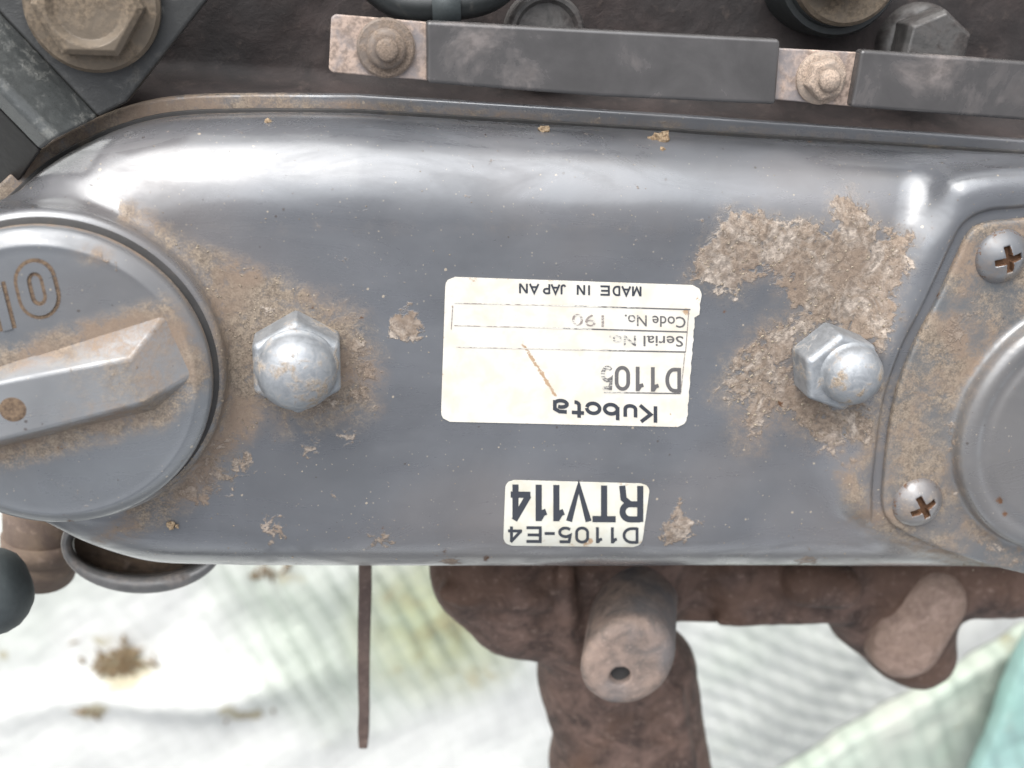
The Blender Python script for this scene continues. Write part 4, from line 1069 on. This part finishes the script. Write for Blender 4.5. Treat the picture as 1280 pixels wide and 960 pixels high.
pp = empty('rusty_pipe', P(50, 690, -80))
tag(pp, 'rusty tan pipe stub under the filler cap', 'pipe')
v, f = tube([P(52, 600, -70), P(52, 660, -70), P(52, 700, -70), P(52, 716, -71)], [11.2, 11.2, 11.0, 10.0], 32); obj('tube', v, f, m_pipe, pp, True)
v, f = tube([P(52, 668, -69.7), P(52, 690, -69.7)], [11.8, 11.8], 32); obj('collar', v, f, m_pipe, pp, True)

hs = empty('rubber_hose', P(0, 740, -30))
tag(hs, 'dark rubber hose end entering at the lower left edge', 'hose')
v, f = tube([P(-160, 746, -22), P(-60, 742, -22), P(-10, 739, -22), P(6, 737.5, -22), P(20, 736, -22), P(29, 735, -22), P(35, 734, -22), P(38, 733, -22)], [13, 12.6, 12.0, 11.3, 9.8, 7.6, 4.8, 1.5], 40)
obj('hose_end', v, f, m_rubber, hs, True)

# ------------------------------------------------------------------ sheets on the ground
ZG = -400.0
def ax(lo_, hi_, dense, far, h):
    mid = np.arange(lo_, hi_, h); left = lo_ - np.geomspace(h, far, 26)[::-1]; right = hi_ + np.geomspace(h, far, 26); return np.concatenate([left, mid, right])
ex = P(-40, 960, ZG), P(1320, 960, ZG); eyt, eyb = P(640, 600, ZG)[1], P(640, 1000, ZG)[1]
xs, ys = ax(ex[0][0] - 30, ex[1][0] + 30, 1, 2500, 2.2), ax(eyb - 30, eyt + 30, 1, 2500, 2.2)
gx, gy = np.meshgrid(xs, ys, indexing='ij')
pts = np.stack([gx.ravel(), gy.ravel(), np.full(gx.size, ZG)], 1); px, py = project(pts); px, py = px.reshape(gx.shape), py.reshape(gx.shape)
wx, wy = gx + 5 * vnoise(gx / 60, gy / 60, 12, 2), gy + 5 * vnoise(gx / 60 + 9, gy / 60, 13, 2)
sel_g = np.clip(0.5 - poly_sd([(250, 700), (560, 690), (640, 830), (560, 860), (420, 900), (340, 850), (300, 770)], px, py) / 90, 0, 1)
sel_r = np.clip(0.5 - poly_sd([(860, 770), (1090, 770), (1130, 880), (1000, 980), (880, 980)], px, py) / 60, 0, 1)
rid = lambda th, lam: np.abs(np.sin(math.pi * (wx * math.cos(th) + wy * math.sin(th)) / lam))
gz = ZG + 9 * vnoise(gx / 90, gy / 90, 14, 3) + 1.0 * vnoise(gx / 18, gy / 18, 15, 3)
fade = np.exp(-((gx - gx.mean()) / 600) ** 2 - ((gy - eyb) / 500) ** 2)
gz = gz + fade * ((4.6 + 2.0 * vnoise(gx / 40, gy / 40, 19, 2)) * rid(math.radians(28), 13.5) * (0.28 + 0.72 * sel_g) + 2.2 * rid(math.radians(68), 13) * sel_r + 0.3 * rid(math.radians(-55), 9))
gz = gz + 14 * np.exp(-((py - 850 + 0.12 * (px - 300) + 12 * np.sin(px / 60)) / 26) ** 2) * np.exp(-((px - 200) / 160) ** 2)
id_ = np.arange(gx.size).reshape(gx.shape)
Q_ = np.stack([id_[:-1, :-1].ravel(), id_[1:, :-1].ravel(), id_[1:, 1:].ravel(), id_[:-1, 1:].ravel()], 1)
o = obj('ground', np.stack([gx.ravel(), gy.ravel(), gz.ravel()], 1), Q_, m_tarp, None, True)
tag(o, 'white and pale green woven plastic sheet spread on the ground', 'ground sheet', kind='structure')
st = np.zeros(gx.shape)
for cx, cy, rx, ry, s_ in ((150, 830, 34, 22, 0.85), (120, 880, 18, 14, 0.7), (135, 800, 24, 12, 0.6), (285, 872, 16, 12, 0.75), (310, 885, 26, 9, 0.75), (540, 770, 70, 55, 0.55), (600, 840, 60, 26, 0.5), (175, 815, 50, 30, 0.45), (330, 720, 50, 16, 0.45), (345, 715, 22, 12, 0.5), (520, 838, 50, 10, 0.45), (5, 818, 8, 8, 0.7), (230, 855, 10, 6, 0.5), (640, 880, 30, 20, 0.3)):
    st = np.maximum(st, s_ * np.clip(1.25 - np.hypot((px - cx) / rx, (py - cy) / ry) * 0.6, 0, 1))
gr = np.maximum(0.55 * sel_g, 0.12 * sel_r)
gr = np.maximum(gr, 0.9 * np.clip(1.2 - np.hypot((px - 520) / 80, (py - 770) / 70), 0, 1))
ye = np.clip(1.25 - np.hypot((px - 545) / 105, (py - 775) / 95), 0, 1) * 0.9
set_dirt(o, st.ravel() * 1.18, gr.ravel(), ye.ravel())

def sheet(name, rows_px, label, mat, thick=2.0, nu=60, nv=40, amp=3.0, seed=30, stain=0.3):
    """rows_px: rows of (px, py, z) control points -> rippled cloth"""
    C = np.array([[P(*q) for q in r] for r in rows_px]); nr, nc = C.shape[:2]
    U = np.stack([catmull(C[i], max(2, nu // (nc - 1)), False) for i in range(nr)])
    A = np.stack([catmull(U[:, j], max(2, nv // (nr - 1)), False) for j in range(U.shape[1])], 1)
    A[:, :, 2] += amp * vnoise(A[:, :, 0] / 16, A[:, :, 1] / 16, seed, 4)
    v, f = quadsheet(A, thick); og = A[:, :, :].reshape(-1, 3).mean(0)
    o = obj(name, v, f, mat, None, True, origin=og); n = len(v)
    bm = bmesh.new(); bm.from_mesh(o.data); bmesh.ops.recalc_face_normals(bm, faces=bm.faces[:]); bm.to_mesh(o.data); bm.free()
    tag(o, label, 'sheet'); va = np.array(v); nn = vnoise(va[:, 0] / 20, va[:, 1] / 20, seed + 1, 3)
    set_dirt(o, np.clip(stain + 0.4 * nn, 0, 1), np.clip(0.5 + 0.7 * nn, 0, 1)); return o
sheet('folded_sheet', [[(900, 1010, -262), (1000, 946, -262), (1110, 882, -262), (1190, 835, -262), (1262, 790, -262), (1400, 720, -262)],
                       [(930, 1030, -250), (1030, 958, -250), (1140, 895, -250), (1210, 850, -250), (1290, 812, -250), (1410, 760, -250)],
                       [(980, 1060, -252), (1080, 990, -254), (1180, 930, -254), (1260, 890, -254), (1340, 850, -254), (1440, 820, -254)],
                       [(1020, 1100, -262), (1130, 1050, -266), (1240, 1010, -266), (1320, 970, -266), (1390, 930, -266), (1480, 900, -266)]],
      'pale grey-green folded cloth edge in the lower right corner', m_fold, 2.5, amp=4.0, stain=0.30)
sheet('teal_sheet', [[(1195, 1010, -232), (1222, 940, -232), (1243, 880, -232), (1266, 826, -232), (1310, 740, -232)],
                     [(1220, 1020, -222), (1245, 950, -222), (1268, 890, -222), (1292, 838, -222), (1330, 760, -222)],
                     [(1300, 1040, -232), (1330, 970, -232), (1350, 910, -232), (1370, 860, -232), (1400, 790, -232)]],
      'bright teal sheet edge at the far lower right corner', m_teal, 2.0, amp=3.0, seed=40, stain=0.15)

# ------------------------------------------------------------------ soil crumbs
def lump(seed, r, flat=0.7):
    bm = bmesh.new(); bmesh.ops.create_icosphere(bm, subdivisions=2, radius=1.0)
    rg = np.random.default_rng(seed)
    ph = rg.random(6) * 6.28
    for v_ in bm.verts:
        c_ = v_.co; k = 1 + 0.28 * math.sin(3.1 * c_.x + ph[0]) * math.sin(2.7 * c_.y + ph[1]) + 0.22 * math.sin(5.3 * c_.z + ph[2] + 4 * c_.x) + 0.14 * rg.standard_normal()
        v_.co = Vector((c_.x * k * r, c_.y * k * r, c_.z * k * r * flat))
    V_ = [tuple(q.co) for q in bm.verts]; F_ = [[q.index for q in t.verts] for t in bm.faces]; bm.free(); return V_, F_
def crumb(px0, py0, r, label, seed, pieces=4):
    p = drape([px0], [py0], 0.2)[0]; parts = []
    rg = np.random.default_rng(seed)
    for k in range(pieces):
        v, f = lump(seed * 10 + k, r * (1.0 if k == 0 else rg.uniform(0.35, 0.7)))
        d = (0, 0, 0) if k == 0 else (rg.uniform(-1.3, 1.3) * r, rg.uniform(-0.5, 0.5) * r, rg.uniform(-0.2, 0.1) * r)
        parts.append(([(a[0] + d[0] + p[0], a[1] + d[1] + p[1], a[2] + d[2] + p[2] + r * 0.3) for a in v], f))
    v, f = join(*parts); o = obj('soil_crumb', v, f, m_crumb, None, False, origin=p)
    tag(o, label, 'soil crumb', 'soil crumbs on the cover'); return o
crumb(680, 163, 1.35, 'small tan soil crumb on the upper edge, above the white label', 2, 5)
crumb(826, 173, 2.0, 'larger tan soil crumb on the upper edge under the strip', 3, 6)
crumb(827, 186, 0.6, 'tiny tan soil speck just below the larger crumb', 5, 2)
crumb(335, 152, 0.75, 'tan speck on the upper left curve of the cover', 6, 3)
crumb(214, 656, 1.1, 'dark speck stuck below the filler cap', 8, 3)

# loose dust and grit caught on the cover
def grit():
    pool = [lump(900 + k, 1.0, 0.6) for k in range(5)]; pool = []
    for k in range(6):
        bm = bmesh.new(); bmesh.ops.create_icosphere(bm, subdivisions=1, radius=1.0)
        for v_ in bm.verts: v_.co *= random.uniform(0.6, 1.25)
        pool.append((np.array([q.co[:] for q in bm.verts]), [[q.index for q in t.verts] for t in bm.faces])); bm.free()
    spots = []
    def spread(poly, n, r0, r1):
        poly = np.array(poly, float); lo_, hi_ = poly.min(0), poly.max(0); k = 0
        while k < n:
            q = rng.uniform(lo_, hi_)
            if poly_sd(poly, np.array([q[0]]), np.array([q[1]]))[0] < 0: spots.append((q[0], q[1], rng.uniform(r0, r1))); k += 1
    spread(crescent, 170, 0.10, 0.32); spread(lp, 150, 0.10, 0.36); spread(big, 150, 0.12, 0.42); spread(around, 170, 0.12, 0.45)
    spread(padedge, 60, 0.1, 0.35)
    spread([(30, 170), (1270, 200), (1270, 690), (250, 690)], 260, 0.06, 0.2)
    spread([(180, 640), (1180, 640), (1180, 700), (220, 700)], 60, 0.08, 0.28)
    for a in np.linspace(-0.9, 1.35, 150):           # groove round the filler cap
        rr_ = cap_r + rng.uniform(0.1, 1.1); q = np.array([[cap_c[0] + rr_ * math.cos(a), cap_c[1] + rr_ * math.sin(a), 7.2]]); u, v_ = project(q); spots.append((u[0], v_[0], rng.uniform(0.12, 0.4)))
    S_ = np.array(spots); base = drape(S_[:, 0], S_[:, 1], 0.0); V_, F_ = [], []
    for (x, y, r), b in zip(spots, base):
        v, f = pool[rng.integers(6)]; o = len(V_)
        V_ += [tuple(b + q * r * np.array([1.2, 1, 0.6])) for q in v]; F_ += [[i + o for i in t] for t in f]
    o = obj('grit', V_, F_, m_grit, None, False); tag(o, 'tan grit and dust grains sticking to the cover', 'grit', kind='stuff')
grit()

# debris lying on the sheet
def clump(name, cx, cy, rx, ry, n, label, seed):
    rg = np.random.default_rng(seed); V_, F_ = [], []
    og = P(cx, cy, ZG + 6)
    for k in range(n):
        q = rg.normal(size=2) * 0.5; c = P(cx + q[0] * rx, cy + q[1] * ry, ZG + 7); L_ = rg.uniform(2, 7); w_ = rg.uniform(0.8, 2.2); a = rg.uniform(0, math.pi)
        d = np.array([math.cos(a), math.sin(a), rg.uniform(-0.2, 0.2)]); s_ = np.array([-math.sin(a), math.cos(a), rg.uniform(-0.3, 0.3)]); up = np.array([0, 0, rg.uniform(0.8, 2.0)])
        o = len(V_); pts = [c - d * L_, c - s_ * w_, c + d * L_, c + s_ * w_]
        V_ += [tuple(p_) for p_ in pts] + [tuple(c + up)] + [tuple(c - up)]
        F_ += [[o, o + 1, o + 4], [o + 1, o + 2, o + 4], [o + 2, o + 3, o + 4], [o + 3, o, o + 4], [o + 1, o, o + 5], [o + 2, o + 1, o + 5], [o + 3, o + 2, o + 5], [o, o + 3, o + 5]]
    o = obj(name, V_, F_, m_debris, None, False, origin=og); tag(o, label, 'debris', kind='stuff')
clump('soil_debris', 152, 828, 44, 26, 60, 'blurred brown clump of soil and bark on the white sheet', 1)
clump('soil_debris', 116, 884, 20, 12, 16, 'small brown bits below the larger soil clump', 2)
clump('leaf_debris', 340, 716, 26, 9, 12, 'small dark leaf scraps on the sheet just below the cover', 4)
clump('straw_debris', 298, 880, 34, 12, 30, 'short dark straw bits on the sheet left of the rod', 3)
